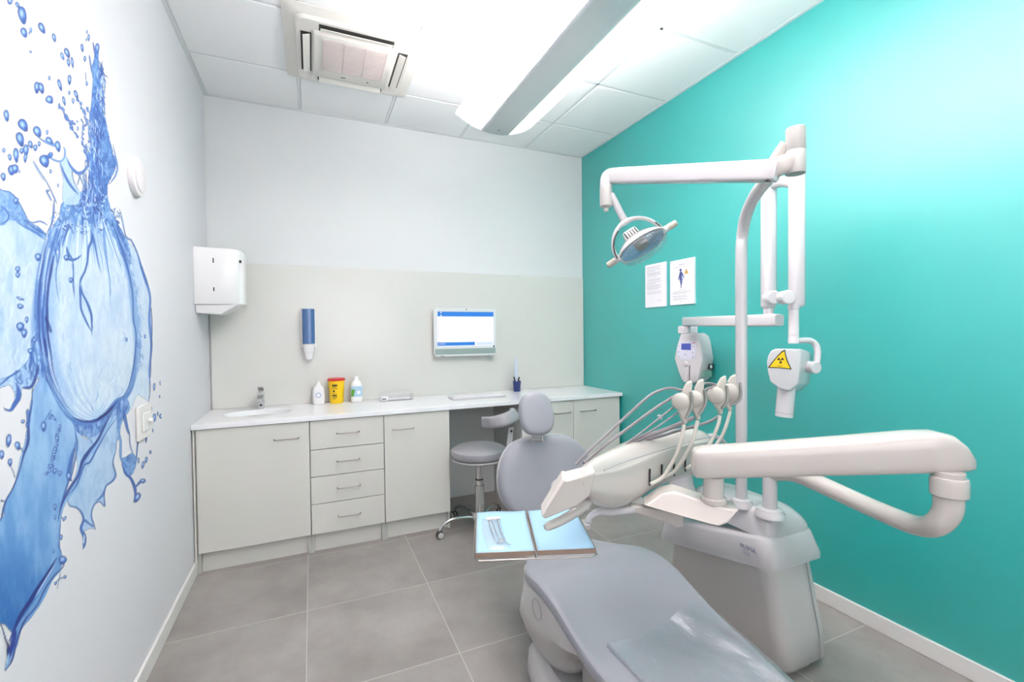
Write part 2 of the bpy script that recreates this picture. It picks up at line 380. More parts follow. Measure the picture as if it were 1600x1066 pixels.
q = on_x(376, 409, XL + FD * .965); obj('slot', B(q.x - .008, q.y - .004, q.z - .008, q.x + .004, q.y + .004, q.z + .008), GAP, r)

# lotion bottle / sharps bin / detergent bottle / glove box
p = on_z(498, 629, TZ); bx, by = p.x, p.y - .09
r = thing('soap_bottle', (bx, by, TZ), 'white pump soap bottle left of the yellow sharps bin', 'bottle')
bm = NB(); X_, Y_ = V((1, 0, 0)), V((0, 1, 0))
loft(bm, [ring((bx, by, TZ + h), X_, Y_, a, b, n=28, p=2.6) for h, a, b in ((0, .036, .024), (.004, .04, .028), (.10, .041, .029), (.125, .036, .026), (.14, .018, .018), (.15, .014, .014))]); obj('bottle_body', bm, PLASB, r)
bm = NB(); lathe(bm, (bx, by, TZ + .149), [(.013, 0), (.013, .012), (.006, .014), (.006, .03), (.011, .031), (.011, .037)]); tube(bm, [(bx, by, TZ + .182), (bx - .015, by - .02, TZ + .182), (bx - .02, by - .03, TZ + .178)], .004, n=8); obj('pump', bm, PLASB, r)
LBL = mat('blue_label', (140, 165, 200), .5)
cyl(bm := NB(), (bx - .002, by - .0275, TZ + .068), (bx - .002, by - .0305, TZ + .068), .019, n=24, e=.02); l_ = obj('round_label', bm, LBL, r)
cyl(bm := NB(), (bx - .002, by - .030, TZ + .068), (bx - .002, by - .0312, TZ + .068), .014, n=24, e=.02); obj('label_center', bm, PAPER, l_)
YEL = mat('sharps_yellow', (247, 203, 20), .4); RED = mat('sharps_red', (205, 40, 44), .35)
p = on_z(526, 629, TZ); sx, sy = p.x, p.y - .02
r = thing('sharps_bin', (sx, sy, TZ), 'yellow sharps bin with a red lid on the worktop', 'sharps container')
lathe(bm := NB(), (sx, sy, TZ), [(.046, 0), (.048, .004), (.057, .165), (.057, .168)]); obj('bin_body', bm, YEL, r)
lathe(bm := NB(), (sx, sy, TZ + .166), [(.062, 0), (.062, .01), (.056, .016), (.02, .018)]); obj('lid', bm, RED, r)
def curved_print(name, c, rad, a0, rows_, m, parent):
    bm = NB()
    for (z, da, db, h) in rows_:
        A = [a0 + da + (db - da) * i / 8 for i in range(9)]
        sheet(bm, [[V((c[0] + rad(z) * math.sin(a), c[1] - rad(z) * math.cos(a), z + q)) for a in A] for q in (0, h)])
    return obj(name, bm, m, parent, smooth=False, solid=.0004)
curved_print('warning_print', (sx, sy), lambda z: .0487 + (z - TZ) * .0545, -.35, [(TZ + .128, -.25, .4, .012), (TZ + .12, -.3, .3, .004), (TZ + .108, -.3, .45, .003), (TZ + .085, -.15, .05, .014), (TZ + .07, -.2, .3, .003), (TZ + .055, -.3, .35, .009), (TZ + .044, -.2, .4, .004), (TZ + .036, -.3, .2, .003)], INK, r)
p = on_z(556, 626, TZ); dx, dy = p.x, p.y - .07
r = thing('detergent_bottle', (dx, dy, TZ), 'white detergent bottle with a green and blue label, right of the sharps bin', 'bottle')
loft(bm := NB(), [ring((dx, dy, TZ + h), X_, Y_, a, b, n=28, p=2.6) for h, a, b in ((0, .038, .027), (.005, .042, .031), (.125, .042, .031), (.15, .035, .027), (.165, .018, .018), (.17, .016, .016))]); obj('bottle_body', bm, PLASB, r)
lathe(bm := NB(), (dx, dy, TZ + .169), [(.017, 0), (.017, .02), (.014, .024)]); obj('cap', bm, PLASB, r)
LB2 = mat('label_sky', (170, 205, 225), .5); LG = mat('label_green', (96, 160, 60), .5)
def lbl(name, m, t0, t1, za, zb, parent, k=1.01, base=(dx, dy), a=.042, b=.031, slant=0):
    A = [t0 + (t1 - t0) * i / 12 for i in range(13)]
    def pt(t, z): c, s = math.sin(t), math.cos(t); return V((base[0] + a * k * math.copysign(abs(c) ** (2 / 2.6), c), base[1] - b * k * math.copysign(abs(s) ** (2 / 2.6), s), z))
    return obj(name, sheet(NB(), [[pt(t, za) for t in A], [pt(t + slant, zb) for t in A]]), m, parent, smooth=False, solid=.0004)
lb = lbl('label', LB2, -1.2, 1.2, TZ + .042, TZ + .118, r)
lbl('green_leaf', LG, -1.15, -.45, TZ + .044, TZ + .095, lb, 1.03, slant=.25); lbl('white_drop', PAPER, .0, .5, TZ + .06, TZ + .085, lb, 1.03)
a_, b_ = on_z(592, 625, TZ), on_z(641, 621, TZ)
gx0, gx1, gy = a_.x, b_.x, 3.55
r = thing('glove_box', ((gx0 + gx1) / 2, gy, TZ), 'clear acrylic tissue holder lying on the worktop right of the detergent', 'box')
bm = NB(); box(bm, gx0, gy - .05, TZ, gx1, gy - .047, TZ + .045); box(bm, gx0, gy + .05, TZ, gx1, gy + .053, TZ + .06); box(bm, gx0, gy - .047, TZ, gx1, gy + .05, TZ + .003); box(bm, gx1 - .003, gy - .047, TZ + .003, gx1, gy + .05, TZ + .045)
obj('acrylic_shell', bm, CLEAR, r, smooth=False)
obj('carton', B(gx0 + .004, gy - .044, TZ + .0035, gx0 + .055, gy - .004, TZ + .034), PAPER, r, bevel=.002)
obj('tissues', B(gx0 + .06, gy - .03, TZ + .0035, gx1 - .02, gy + .042, TZ + .012), PAPER, r, bevel=.002)
obj('end_print', B(gx0 + .012, gy - .0450, TZ + .012, gx0 + .04, gy - .0441, TZ + .022), INK, r, smooth=False)

# keyboard
p, q = on_z(709, 627, TZ), on_z(786, 620, TZ)
r = thing('keyboard', ((p.x + q.x) / 2, 3.40, TZ), 'slim white keyboard lying on the worktop below the monitor', 'keyboard')
ky0 = 3.30
obj('keyboard_base', B(p.x, ky0, TZ, p.x + .43, ky0 + .13, TZ + .012), PLASW, r, bevel=.004)
bm = NB()
for i in range(15):
    for j in range(5): box(bm, p.x + .012 + i * .0272, ky0 + .010 + j * .0225, TZ + .012, p.x + .012 + i * .0272 + .024, ky0 + .010 + j * .0225 + .0195, TZ + .0155)
tag(obj('keys', bm, PAPER, r, bevel=.001, seg=1), kind='stuff')

# pen cup
p = on_z(805.5, 611, TZ); px_, py_ = p.x, p.y - .03
NAVY = mat('navy_plastic', (40, 58, 118), .35)
bm = NB(); lathe(bm, (px_, py_, TZ), [(.026, 0), (.028, .002), (.036, .088), (.034, .088), (.026, .01), (.002, .008)], caps=False); tag(obj('pen_cup', bm, NAVY), 'small navy blue pen cup on the worktop behind the headrest', 'cup')
def pen(a, b, rr, m, label, cat='pen', name='pen'):
    return tag(obj(name, tube(NB(), [a, b], rr, n=10, smooth=False), m), label, cat)
pen((px_ + .004, py_, TZ + .012), (px_ - .026, py_ + .004, TZ + .125), .0055, INK, 'black pen leaning left in the navy cup')
pen((px_ - .006, py_ + .004, TZ + .012), (px_ + .026, py_ + .006, TZ + .12), .006, INK, 'thick black pen leaning right in the navy cup')
pen((px_ - .002, py_ - .008, TZ + .012), (px_ + .016, py_ - .012, TZ + .115), .005, INK, 'black pen at the front of the navy cup, between the others')
PALE = mat('pale_lilac_plastic', (205, 210, 232), .4)
bm = NB(); c_ = V((px_, py_ + .012, 0)); loft(bm, [ring(c_ + V((0, 0, TZ + h)), X_, Y_, a, .003, n=16) for h, a in ((.012, .009), (.15, .012), (.26, .009), (.275, .007), (.283, .003))])
tag(obj('ruler', bm, PALE), 'tall pale lilac plastic stick standing in the navy cup', 'ruler')

# monitor on the splashback
ym = YB - .016; yf = ym - .06
c0, c1 = on_y(677, 480, yf), on_y(776, 555, yf)
r = thing('monitor', ((c0.x + c1.x) / 2, ym, c1.z), 'white all-in-one computer screen mounted on the splashback', 'monitor')
SILV = mat('silver_grey_plastic', (196, 205, 203), .3); SHELL = mat('monitor_shell', (222, 224, 224), .25, coat=.3)
mx0, mx1, mz0, mz1 = c0.x, c1.x, c1.z, c0.z
def rrect(xa, xb, za, zb, y, rad, n=6):
    out = []
    for (cx_, cz_, a0) in ((xb - rad, zb - rad, 0), (xa + rad, zb - rad, PI / 2), (xa + rad, za + rad, PI), (xb - rad, za + rad, 1.5 * PI)):
        for k in range(n + 1):
            a = a0 + PI / 2 * k / n; out.append(V((cx_ + rad * math.cos(a), y, cz_ + rad * math.sin(a))))
    return out
loft(NB_ := NB(), [rrect(mx0 + .03, mx1 - .03, mz0 + .03, mz1 - .03, ym, .02), rrect(mx0 + .004, mx1 - .004, mz0 + .004, mz1 - .004, ym - .03, .03), rrect(mx0, mx1, mz0, mz1, yf + .008, .03), rrect(mx0 + .002, mx1 - .002, mz0 + .002, mz1 - .002, yf, .028)]); obj('housing', NB_, SHELL, r)
def panel(name, u0, v0, u1, v1, y, m, parent, d=.0015):
    a, b = on_y(u0, v0, y), on_y(u1, v1, y)
    return obj(name, B(a.x, y - d, b.z, b.x, y, a.z), m, parent, smooth=False)
SCR = mat('screen_page', (235, 236, 250), .3, emit=(232, 234, 250), es=.2); SBL = mat('screen_blue', (40, 110, 185), .3, emit=(30, 90, 165), es=.2)
SICON = mat('screen_icons', (205, 170, 190), .3, emit=(200, 160, 185), es=.2); SGR = mat('screen_grey', (190, 198, 214), .3, emit=(190, 198, 214), es=.15)
s_ = panel('screen', 683.6, 487, 771, 539.5, yf, SCR, r)
panel('title_bar', 683.6, 487, 771, 495, yf - .0016, SBL, s_, .0006); panel('task_bar', 683.6, 535.3, 742, 539.5, yf - .0016, SBL, s_, .0006)
panel('status_field', 744, 534.5, 770, 539, yf - .0016, SGR, s_, .0006)
for k in range(8): panel('icon', 684.6, 501 + k * 4.6, 686.6, 503 + k * 4.6, yf - .0016, SICON, s_, .0006)
for k in range(4): panel('icon', 685 + k * 3, 537, 686.6 + k * 3, 538.4, yf - .0022, PAPER, s_, .0006)
for k in range(2): panel('icon', 688, 487.6 + 4.5 * k, 690, 489.6 + 4.5 * k, yf - .0022, PAPER, s_, .0006)
panel('lower_bar', 679.7, 545.8, 774.3, 551.8, yf, mat('green_grey_plastic', (150, 168, 162), .3), r, .003)
panel('camera_dot', 728, 483, 729.6, 484.6, yf, INK, r)
panel('sensor_light', 770.5, 539.5, 772.6, 543, yf, mat('teal_sticker', (20, 110, 105), .4), r)
for u in (687, 762): panel('foot', u, 556, u + 7, 558, yf + .02, PLASG, r, .02)

# smoke detector / speaker disc, left wall, and the light switch
p = on_x(209, 276, XL); rad = .078
r = thing('wall_speaker', (XL, p.y, p.z - rad), 'round white disc cover high on the left wall beside the mural', 'speaker')
lathe(bm := NB(), (XL + .0005, p.y, p.z), [(rad, 0), (rad, .012), (rad - .004, .018), (rad - .014, .021)], n=48, axis=(1, 0, 0)); obj('rim', bm, mat('disc_plastic', (226, 220, 222), .4), r)
lathe(bm := NB(), (XL + .021, p.y, p.z), [(rad - .018, 0), (rad - .018, .004), (rad - .026, .007), (.002, .009)], n=48, axis=(1, 0, 0)); obj('front_disc', bm, mat('disc_front', (222, 216, 218), .4), r)
p, q = on_x(211, 641, XL), on_x(231, 668, XL)
ya, yb2, za, zb = p.y, q.y + .01, q.z - .03, p.z + .01
r = thing('light_switch', (XL, (ya + yb2) / 2, za), 'square white light switch at the lower right edge of the mural', 'switch')
obj('plate', B(XL + .0012, ya, za, XL + .012, yb2, zb), BASEB, r, bevel=.002)
obj('rocker', B(XL + .012, ya + .03, za + .03, XL + .019, yb2 - .03, zb - .03), BASEB, r, bevel=.003)
cyl(bm := NB(), (XL + .019, (ya + yb2) / 2 + .01, (za + zb) / 2), (XL + .034, (ya + yb2) / 2 + .01, (za + zb) / 2), .009); obj('knob', bm, BASEB, r)

# posters on the right wall
def quad_x(u0, v0, u1, v1, u2, v2, u3, v3, x): return [on_x(u0, v0, x), on_x(u1, v1, x), on_x(u2, v2, x), on_x(u3, v3, x)]
def wall_rect(name, y0, y1, z0, z1, m, parent, x=XR, d=.006, lift=0):
    return obj(name, B(x - lift - d, min(y0, y1), z0, x - lift, max(y0, y1), z1), m, parent, smooth=False)
ya, yb2 = 2.786, 2.567; z0, z1 = 1.549, 1.868
r = thing('framed_notice', (XR, 2.68, z0), 'white sheet of printed lines on the turquoise wall, left of the pictogram notice', 'notice')
wall_rect('sheet', ya, yb2, z0, z1, PAPER, r, d=.012)
bm = NB()
for z, l in [(.93, .8), (.90, .7), (.86, .82), (.83, .5), (.79, .8), (.765, .72), (.74, .8), (.70, .6), (.64, .8), (.61, .75), (.57, .82), (.54, .5), (.50, .8), (.47, .7), (.44, .8), (.41, .65), (.35, .8), (.31, .8), (.14, .2)]:
    yy0 = 2.765 if l > .3 else 2.65
    box(bm, XR - .0128, yy0 - l * .19, z0 + z * .319, XR - .0121, yy0, z0 + z * .319 + .0022)
obj('printed_lines', bm, GREYINK, r, smooth=False)
ya, yb2 = 2.523, 2.300; z0, z1 = 1.552, 1.860
r = thing('framed_notice', (XR, 2.41, z0), 'white notice with a blue standing figure and a small yellow triangle on the turquoise wall', 'notice')
wall_rect('sheet', ya, yb2, z0, z1, PAPER, r, d=.012)
FIG = mat('figure_navy', (70, 82, 140), .5); ORG = mat('pictogram_orange', (206, 160, 80), .5)
def yz(name, pts, m, parent, lift, d=.0007, x=XR): return obj(name, prism(NB(), [V((x - lift, y, z)) for y, z in pts], (-d, 0, 0)), m, parent, smooth=False)
def P2(fy, fz): return (ya + (yb2 - ya) * fy, z0 + (z1 - z0) * fz)
fig = obj('standing_figure', prism(NB(), [V((XR - .0122, *P2(.455 + .045 * math.cos(2 * PI * i / 20), .765 + .032 * math.sin(2 * PI * i / 20)))) for i in range(20)], (-.0007, 0, 0)), FIG, r, smooth=False)
yz('torso', [P2(a, b) for a, b in ((.43, .73), (.50, .73), (.56, .66), (.60, .60), (.58, .58), (.54, .62), (.55, .53), (.41, .52), (.42, .62), (.38, .55), (.35, .56), (.39, .66))], FIG, fig, .0122)
yz('legs', [P2(a, b) for a, b in ((.43, .52), (.53, .52), (.49, .42), (.49, .37), (.46, .36), (.46, .42))], FIG, fig, .0122)
yz('apron', [P2(a, b) for a, b in ((.50, .64), (.56, .63), (.57, .55), (.52, .54))], mat('apron_pale', (175, 190, 225), .5), fig, .0130)
yz('triangle', [P2(a, b) for a, b in ((.68, .78), (.78, .67), (.60, .66))], ORG, r, .0122)
bm = NB()
for z, c, l in [(.88, .5, .25), (.83, .5, .7), (.33, .5, .28), (.29, .5, .75), (.265, .48, .7), (.24, .4, .6), (.19, .4, .6), (.165, .45, .62), (.13, .4, .55), (.105, .45, .6), (.06, .47, .07)]:
    w_ = .223 * l / 2; yc = ya + (yb2 - ya) * c; h = .004 if z == .88 else .0018
    box(bm, XR - .0128, yc - w_, z0 + z * (z1 - z0), XR - .0121, yc + w_, z0 + z * (z1 - z0) + h)
obj('printed_lines', bm, GREYINK, r, smooth=False)

# ceiling air conditioner
ACX, ACY = .253, 2.835; Z0 = ZC - .003
r = thing('air_conditioner', (ACX, ACY, Z0 - .04), 'square white ceiling cassette air conditioner', 'air conditioner')
ACM = mat('ac_plastic', (224, 221, 213), .4); ACG = mat('ac_grille', (214, 204, 200), .5)
def sq(h, z, rad=.05): return [V((p.x, p.z, z)) for p in rrect(ACX - h, ACX + h, ACY - h, ACY + h, 0, rad)]
bm = NB(); loft(bm, [sq(.362, Z0, .03), sq(.362, Z0 - .004, .03), sq(.33, Z0 - .014, .04), sq(.305, Z0 - .018, .05), sq(.30, Z0 - .03, .05), sq(.296, Z0 - .034, .05)]); obj('frame_panel', bm, ACM, r)
# outlet slots with dark throats and white vanes
for k in range(4):
    a = k * PI / 2; ca, sa = math.cos(a), math.sin(a)
    def T(x, y, z): return V((ACX + x * ca - y * sa, ACY + x * sa + y * ca, z))
    bm = NB(); prism(bm, [T(.225, -.19, Z0 - .0345), T(.278, -.19, Z0 - .0345), T(.278, .19, Z0 - .0345), T(.225, .19, Z0 - .0345)], (0, 0, -.001)); s_ = obj('air_slot', bm, GAP, r, smooth=False)
    bm = NB(); prism(bm, [T(.232, -.183, Z0 - .037), T(.268, -.183, Z0 - .048), T(.268, .183, Z0 - .048), T(.232, .183, Z0 - .037)], (0, 0, -.004)); obj('vane', bm, ACM, s_, bevel=.001)
zc = Z0 - .034
def rc(x0_, y0_, x1_, y1_, z, rad=.012): return [V((p.x, p.z, z)) for p in rrect(ACX + x0_, ACX + x1_, ACY + y0_, ACY + y1_, 0, rad)]
bm = NB(); loft(bm, [rc(-.218, -.218, .218, .218, zc), rc(-.218, -.218, .218, .218, zc - .012), rc(-.212, -.212, .212, .212, zc - .016)]); obj('grille_panel', bm, ACM, r)
bm = NB(); box(bm, ACX - .17, ACY - .185, zc - .0172, ACX + .17, ACY + .125, zc - .016); g = obj('grille', bm, ACG, r, smooth=False)
bm = NB()
for k in range(30): box(bm, ACX - .165, ACY - .18 + k * .0101, zc - .0205, ACX + .165, ACY - .18 + k * .0101 + .0045, zc - .0172)
for x in (-.168, -.057, .055, .165): box(bm, ACX + x - .002, ACY - .183, zc - .0212, ACX + x + .002, ACY + .123, zc - .0172)
obj('grille_slats', bm, ACG, g, smooth=False)
obj('indicator', B(ACX - .06, ACY + .165, zc - .0172, ACX - .035, ACY + .172, zc - .016), INK, r, smooth=False)
obj('receiver_window', B(ACX + .09, ACY + .163, zc - .0172, ACX + .10, ACY + .173, zc - .016), INK, r, smooth=False)

# ================================================================== pendant luminaire
LX0, LX1, LYE, LYS, LZ = .745, 1.205, 2.44, -.15, 2.58
def emis(name, col, s):
    m = bpy.data.materials.new(name); m.use_nodes = True; N = m.node_tree.nodes; L = m.node_tree.links
    b = N['Principled BSDF']; b.inputs['Base Color'].default_value = (.85, .85, .85, 1); b.inputs['Roughness'].default_value = .5
    nz = N.new('ShaderNodeTexNoise'); nz.inputs['Scale'].default_value = 1.5; mr = N.new('ShaderNodeMapRange'); mr.inputs['To Min'].default_value = s * .97; mr.inputs['To Max'].default_value = s * 1.03
    L.new(nz.outputs['Fac'], mr.inputs[0]); L.new(mr.outputs[0], b.inputs['Emission Strength']); b.inputs['Emission Color'].default_value = col
    return m
DIFF = emis('lamp_diffuser', (1, .92, .925, 1), LAMP_DOWN); UPL = emis('lamp_uplight', (1, .92, .925, 1), LAMP_UP)
r = thing('pendant_luminaire', ((LX0 + LX1) / 2, (LYE + LYS) / 2, LZ - .06), 'long suspended luminaire with a curved glowing sheet and a grey centre strip', 'lamp')
lxc, hw = (LX0 + LX1) / 2, (LX1 - LX0) / 2; SAG = .075
def arc(x): return LZ - SAG * (1 - ((x - lxc) / hw) ** 2)
def strip(xa, xb, y0, y1, off=0, n=10):
    return [[V((xa + (xb - xa) * i / n, y, arc(xa + (xb - xa) * i / n) + off)) for i in range(n + 1)] for y in (y0, y1)]
obj('diffuser_left', sheet(NB(), strip(LX0, lxc - .085, LYS, LYE - .004)), DIFF, r, solid=.003, angle=60)
obj('diffuser_right', sheet(NB(), strip(lxc + .085, LX1, LYS, LYE - .004)), DIFF, r, solid=.003, angle=60)
GSTR = mat('luminaire_grey_steel', (214, 224, 225), .45, noise=.01)
obj('centre_strip', sheet(NB(), strip(lxc - .085, lxc + .085, LYS, LYE, -.004)), GSTR, r, solid=.004, angle=60)
bm = NB(); xs = [LX0 + (LX1 - LX0) * i / 24 for i in range(25)]
sheet(bm, [[V((x, LYE, arc(x) - .007)) for x in xs], [V((x, LYE, arc(x) + .004)) for x in xs]]); obj('end_rim', bm, GSTR, r, solid=.004)
obj('inner_housing', B(lxc - .06, LYS, LZ - .045, lxc + .06, LYE - .05, LZ + .01), GSTR, r, bevel=.004)
obj('uplight_tubes', B(lxc - .05, LYS + .05, LZ + .0115, lxc + .05, LYE - .12, LZ + .018), UPL, r, smooth=False)
cyl(bm := NB(), (lxc, LYE - .06, arc(lxc) - .0065), (lxc, LYE - .06, arc(lxc) - .009), .004); obj('screw', bm, GAP, r)
for y in (LYE - .35, LYS + .35):
    tube(bm := NB(), [(lxc, y, LZ + .005), (lxc, y, ZC - .012)], .0015, n=8, smooth=False); obj('suspension_wire', bm, STEEL, r)
    cyl(bm := NB(), (lxc, y, ZC - .0115), (lxc, y, ZC - .001), .03); obj('ceiling_rose', bm, TBAR, r)
p = on_z(770, 74, ZC - .02)
bm = NB(); cyl(bm, (p.x, p.y, ZC - .022), (p.x, p.y, ZC - .0008), .033); tag(obj('ceiling_sensor', bm, mat('sensor_plastic', (215, 215, 215), .4)), 'small round white sensor on the ceiling left of the luminaire', 'sensor')

# ================================================================== printed water-splash mural on the left wall
# The artwork is painted procedurally into a colour field, then printed on a thin paper sheet glued to the wall.
def make_mural():
    U0, V0, U1, V1, K = -150, -20, 285, 1090, 2
    Wn, Hn = (U1 - U0) * K, (V1 - V0) * K
    uu, vv = np.meshgrid(np.arange(Wn) / K + U0 + .25, np.arange(Hn) / K + V0 + .25)
    img = np.zeros((Hn, Wn, 3)); img[:] = (232, 234, 238); alpha = np.zeros((Hn, Wn)); tex = np.zeros((Hn, Wn))
    rng = np.random.RandomState(3)
    def vnoise(x, y, seed):
        g = np.random.RandomState(seed).rand(256, 256); xi, yi = np.floor(x).astype(int), np.floor(y).astype(int)
        fx, fy = x - xi, y - yi; fx = fx * fx * (3 - 2 * fx); fy = fy * fy * (3 - 2 * fy)
        a = g[yi % 256, xi % 256]; b = g[yi % 256, (xi + 1) % 256]; c = g[(yi + 1) % 256, xi % 256]; d = g[(yi + 1) % 256, (xi + 1) % 256]
        return (a * (1 - fx) + b * fx) * (1 - fy) + (c * (1 - fx) + d * fx) * fy
    def fbm(sx, sy, seed, octv=4):
        s, amp, t = 0, 1, 0
        for o in range(octv): s = s + amp * vnoise(uu / sx * 2 ** o + 7 * o + 50, vv / sy * 2 ** o + 3 * o + 50, seed + o); t += amp; amp *= .55
        return s / t
    warp = (fbm(30, 40, 90, 3) - .5) * 22
    def ridge(sx, sy, seed):
        x = (uu + warp) / sx + 40; y = vv / sy + 40
        n = vnoise(x, y, seed) * .65 + vnoise(x * 2.1, y * 2.1, seed + 1) * .35
        return np.clip(1 - np.abs(n - .5) * 7, 0, 1)
    n1 = fbm(14, 55, 1); n2 = fbm(5, 16, 11); n3 = fbm(60, 90, 21); r1 = ridge(11, 42, 31); r2 = ridge(6, 13, 41); r3 = ridge(4, 9, 51)
    def box_of(pts, pad):
        p = np.array(pts, float); x0, y0 = p.min(0) - pad; x1, y1 = p.max(0) + pad
        i0, j0 = max(0, int((x0 - U0) * K)), max(0, int((y0 - V0) * K)); i1, j1 = min(Wn, int((x1 - U0) * K) + 1), min(Hn, int((y1 - V0) * K) + 1)
        return (slice(j0, max(j0, j1)), slice(i0, max(i0, i1)))
    def lay(sl, m, col, op):
        m = m * op; c = np.array(col, float)
        img[sl] = img[sl] * (1 - m[..., None]) + c * m[..., None]; alpha[sl] = 1 - (1 - alpha[sl]) * (1 - np.clip(m * 1.6, 0, 1))
    def sm(pts, m=6):
        P = [np.array(q, float) for q in pts]; P = [2 * P[0] - P[1]] + P + [2 * P[-1] - P[-2]]; o = []
        for i in range(1, len(P) - 2):
            for k in range(m):
                t = k / m; a, b, c, d = P[i - 1:i + 3]; o.append(.5 * (2 * b + (c - a) * t + (2 * a - 5 * b + 4 * c - d) * t * t + (3 * b - a - 3 * c + d) * t ** 3))
        o.append(P[-2]); return o
    def poly(pts, col, op=1, jag=0, closed_sm=True):
        P = sm(list(pts) + [pts[0]], 4) if closed_sm else [np.array(q, float) for q in pts]; sl = box_of(P, 4)
        x, y = uu[sl] + (n2[sl] - .5) * jag, vv[sl] + (r2[sl] - .3) * jag * .5; ins = np.zeros(x.shape, bool)
        for i in range(len(P)):
            (xa, ya), (xb, yb) = P[i], P[(i + 1) % len(P)]
            if ya == yb: continue
            c = ((ya > y) != (yb > y)) & (x < (xb - xa) * (y - ya) / (yb - ya) + xa); ins ^= c
        m = ins.astype(float); lay(sl, m, col, op); return sl, m
    def stroke(pts, w, col, op=1, soft=.6, taper=True):
        P = sm(pts); n = len(P); w_ = w if isinstance(w, (list, tuple)) else [w, w]; ws = np.interp(np.linspace(0, 1, n), np.linspace(0, 1, len(w_)), w_)
        if taper: ws = ws * np.clip(np.minimum(np.linspace(.25, 5, n), np.linspace(5, .25, n)), 0, 1)
        for i in range(n - 1):
            a, b = P[i], P[i + 1]; sl = box_of([a, b], max(ws[i], ws[i + 1]) + 1.5)
            if uu[sl].size == 0: continue
            d = b - a; L = max(d @ d, 1e-6); t = np.clip(((uu[sl] - a[0]) * d[0] + (vv[sl] - a[1]) * d[1]) / L, 0, 1)
            D = np.hypot(uu[sl] - a[0] - t * d[0], vv[sl] - a[1] - t * d[1]); r = (ws[i] + (ws[i + 1] - ws[i]) * t) / 2
            acc[sl] = np.maximum(acc[sl], np.clip((r - D) / soft + .5, 0, 1))
        sl = box_of(P, max(ws) + 3); m = acc[sl].copy(); acc[sl] = 0; lay(sl, m, col, op)
    acc = np.zeros((Hn, Wn))
    def drop(x, y, rx, ry, ang=0, dark=(44, 74, 150), light=(206, 228, 244)):
        a = math.radians(ang); sl = box_of([(x - ry - rx, y - ry - rx), (x + ry + rx, y + ry + rx)], 2)
        if uu[sl].size == 0: return
        dx, dy = uu[sl] - x, vv[sl] - y; p = (dx * math.cos(a) + dy * math.sin(a)) / rx; q = (-dx * math.sin(a) + dy * math.cos(a)) / ry
        pw = p / (1 - .25 * q).clip(.5, 2); r = np.hypot(pw, q); e = max(.12, .7 / min(rx, ry)); m = np.clip((1 - r) / e + .5, 0, 1)
        lay(sl, m, (82, 128, 198), 1)
        r_ = np.hypot((pw + .12) * 1.5, (q + .22) * 1.35); lay(sl, np.clip(1.15 - r_, 0, 1) * m, light, .95)
        lay(sl, np.clip((r - .72) / .22, 0, 1) * m, dark, .75); lay(sl, np.clip(1 - np.hypot((pw - .1) * 2, (q - .55) * 2.2), 0, 1) * m, dark, .85)
    def texture(sl, m, base_dark=.5, streak=.5, fine=.5, dark=(58, 104, 178), light=(226, 237, 247)):
        lay(sl, m * np.clip((n1[sl] - .42) * 3, 0, 1), (140, 180, 222), base_dark); lay(sl, m * r1[sl] * np.clip(n3[sl] * 2.2 - .5, 0, 1), dark, streak)
        lay(sl, m * r2[sl] * np.clip(n2[sl] * 2.4 - .7, 0, 1), dark, fine); lay(sl, m * r3[sl] * np.clip(1.3 - 2 * n2[sl], 0, 1), light, fine)
    LT, MD, DK, NV = (206, 222, 238), (116, 160, 214), (66, 112, 184), (42, 72, 150)
    # pale veil at the left, beyond the big bubble
    sl, m = poly([(-104, 352), (-60, 322), (0, 350), (14, 342), (32, 348), (50, 362), (70, 376), (62, 430), (56, 480), (56, 540), (62, 575), (52, 590), (40, 598), (28, 604), (14, 596), (0, 602), (-60, 612), (-98, 580), (-112, 470)], (208, 222, 234), 1, 2); texture(sl, m, .35, .10, .04)
    # left wing
    sl, m = poly([(-62, 290), (-40, 282), (0, 296), (12, 299), (24, 308), (33, 322), (42, 342), (55, 352), (72, 366), (66, 372), (50, 363), (36, 352), (24, 346), (12, 345), (0, 352), (-60, 330)], (150, 186, 224), 1, 3); texture(sl, m, .5, .6, .7)
    stroke([(-60, 268), (0, 296), (14, 300), (26, 312), (36, 330), (44, 346)], 1.6, DK); stroke([(0, 352), (12, 342), (10, 330), (0, 322)], 2.5, DK, .8); stroke([(36, 344), (50, 348), (62, 346), (74, 352)], 2, DK, .8)
    stroke([(24, 346), (40, 356), (56, 364), (68, 374)], 2.5, DK, .7); stroke([(36, 343), (55, 358), (70, 366)], 1.4, NV, .7); drop(24, 314, 4, 5.5)
    # great bubble body
    sl, m = poly([(74, 362), (92, 345), (120, 330), (160, 330), (176, 345), (196, 372), (214, 398), (226, 428), (233, 462), (236, 510), (235, 560), (232, 600), (231, 625), (224, 622), (214, 618), (204, 640), (190, 655), (176, 664), (150, 672), (130, 672), (108, 664), (90, 648), (76, 620), (66, 590), (59, 555), (55, 510), (57, 470), (62, 425), (68, 385)], (214, 227, 239), 1, 1); texture(sl, m, .22, .07, .03)
    # neck and column
    sl, m = poly([(149, 72), (153, 70), (154, 88), (156, 115), (157, 140), (161, 170), (167, 200), (172, 222), (178, 245), (181, 262), (176, 272), (170, 285), (168, 305), (172, 325), (184, 348), (196, 372), (204, 400), (200, 420), (190, 400), (178, 372), (166, 352), (150, 350), (130, 352), (112, 356), (100, 368), (92, 388), (80, 392), (74, 378), (76, 362), (84, 350), (92, 335), (96, 318), (112, 306), (124, 300), (136, 292), (138, 270), (140, 240), (140, 210), (141, 180), (143, 150), (145, 125), (143, 105), (147, 92)], (122, 166, 216), 1, 4); texture(sl, m, .5, .75, .85)
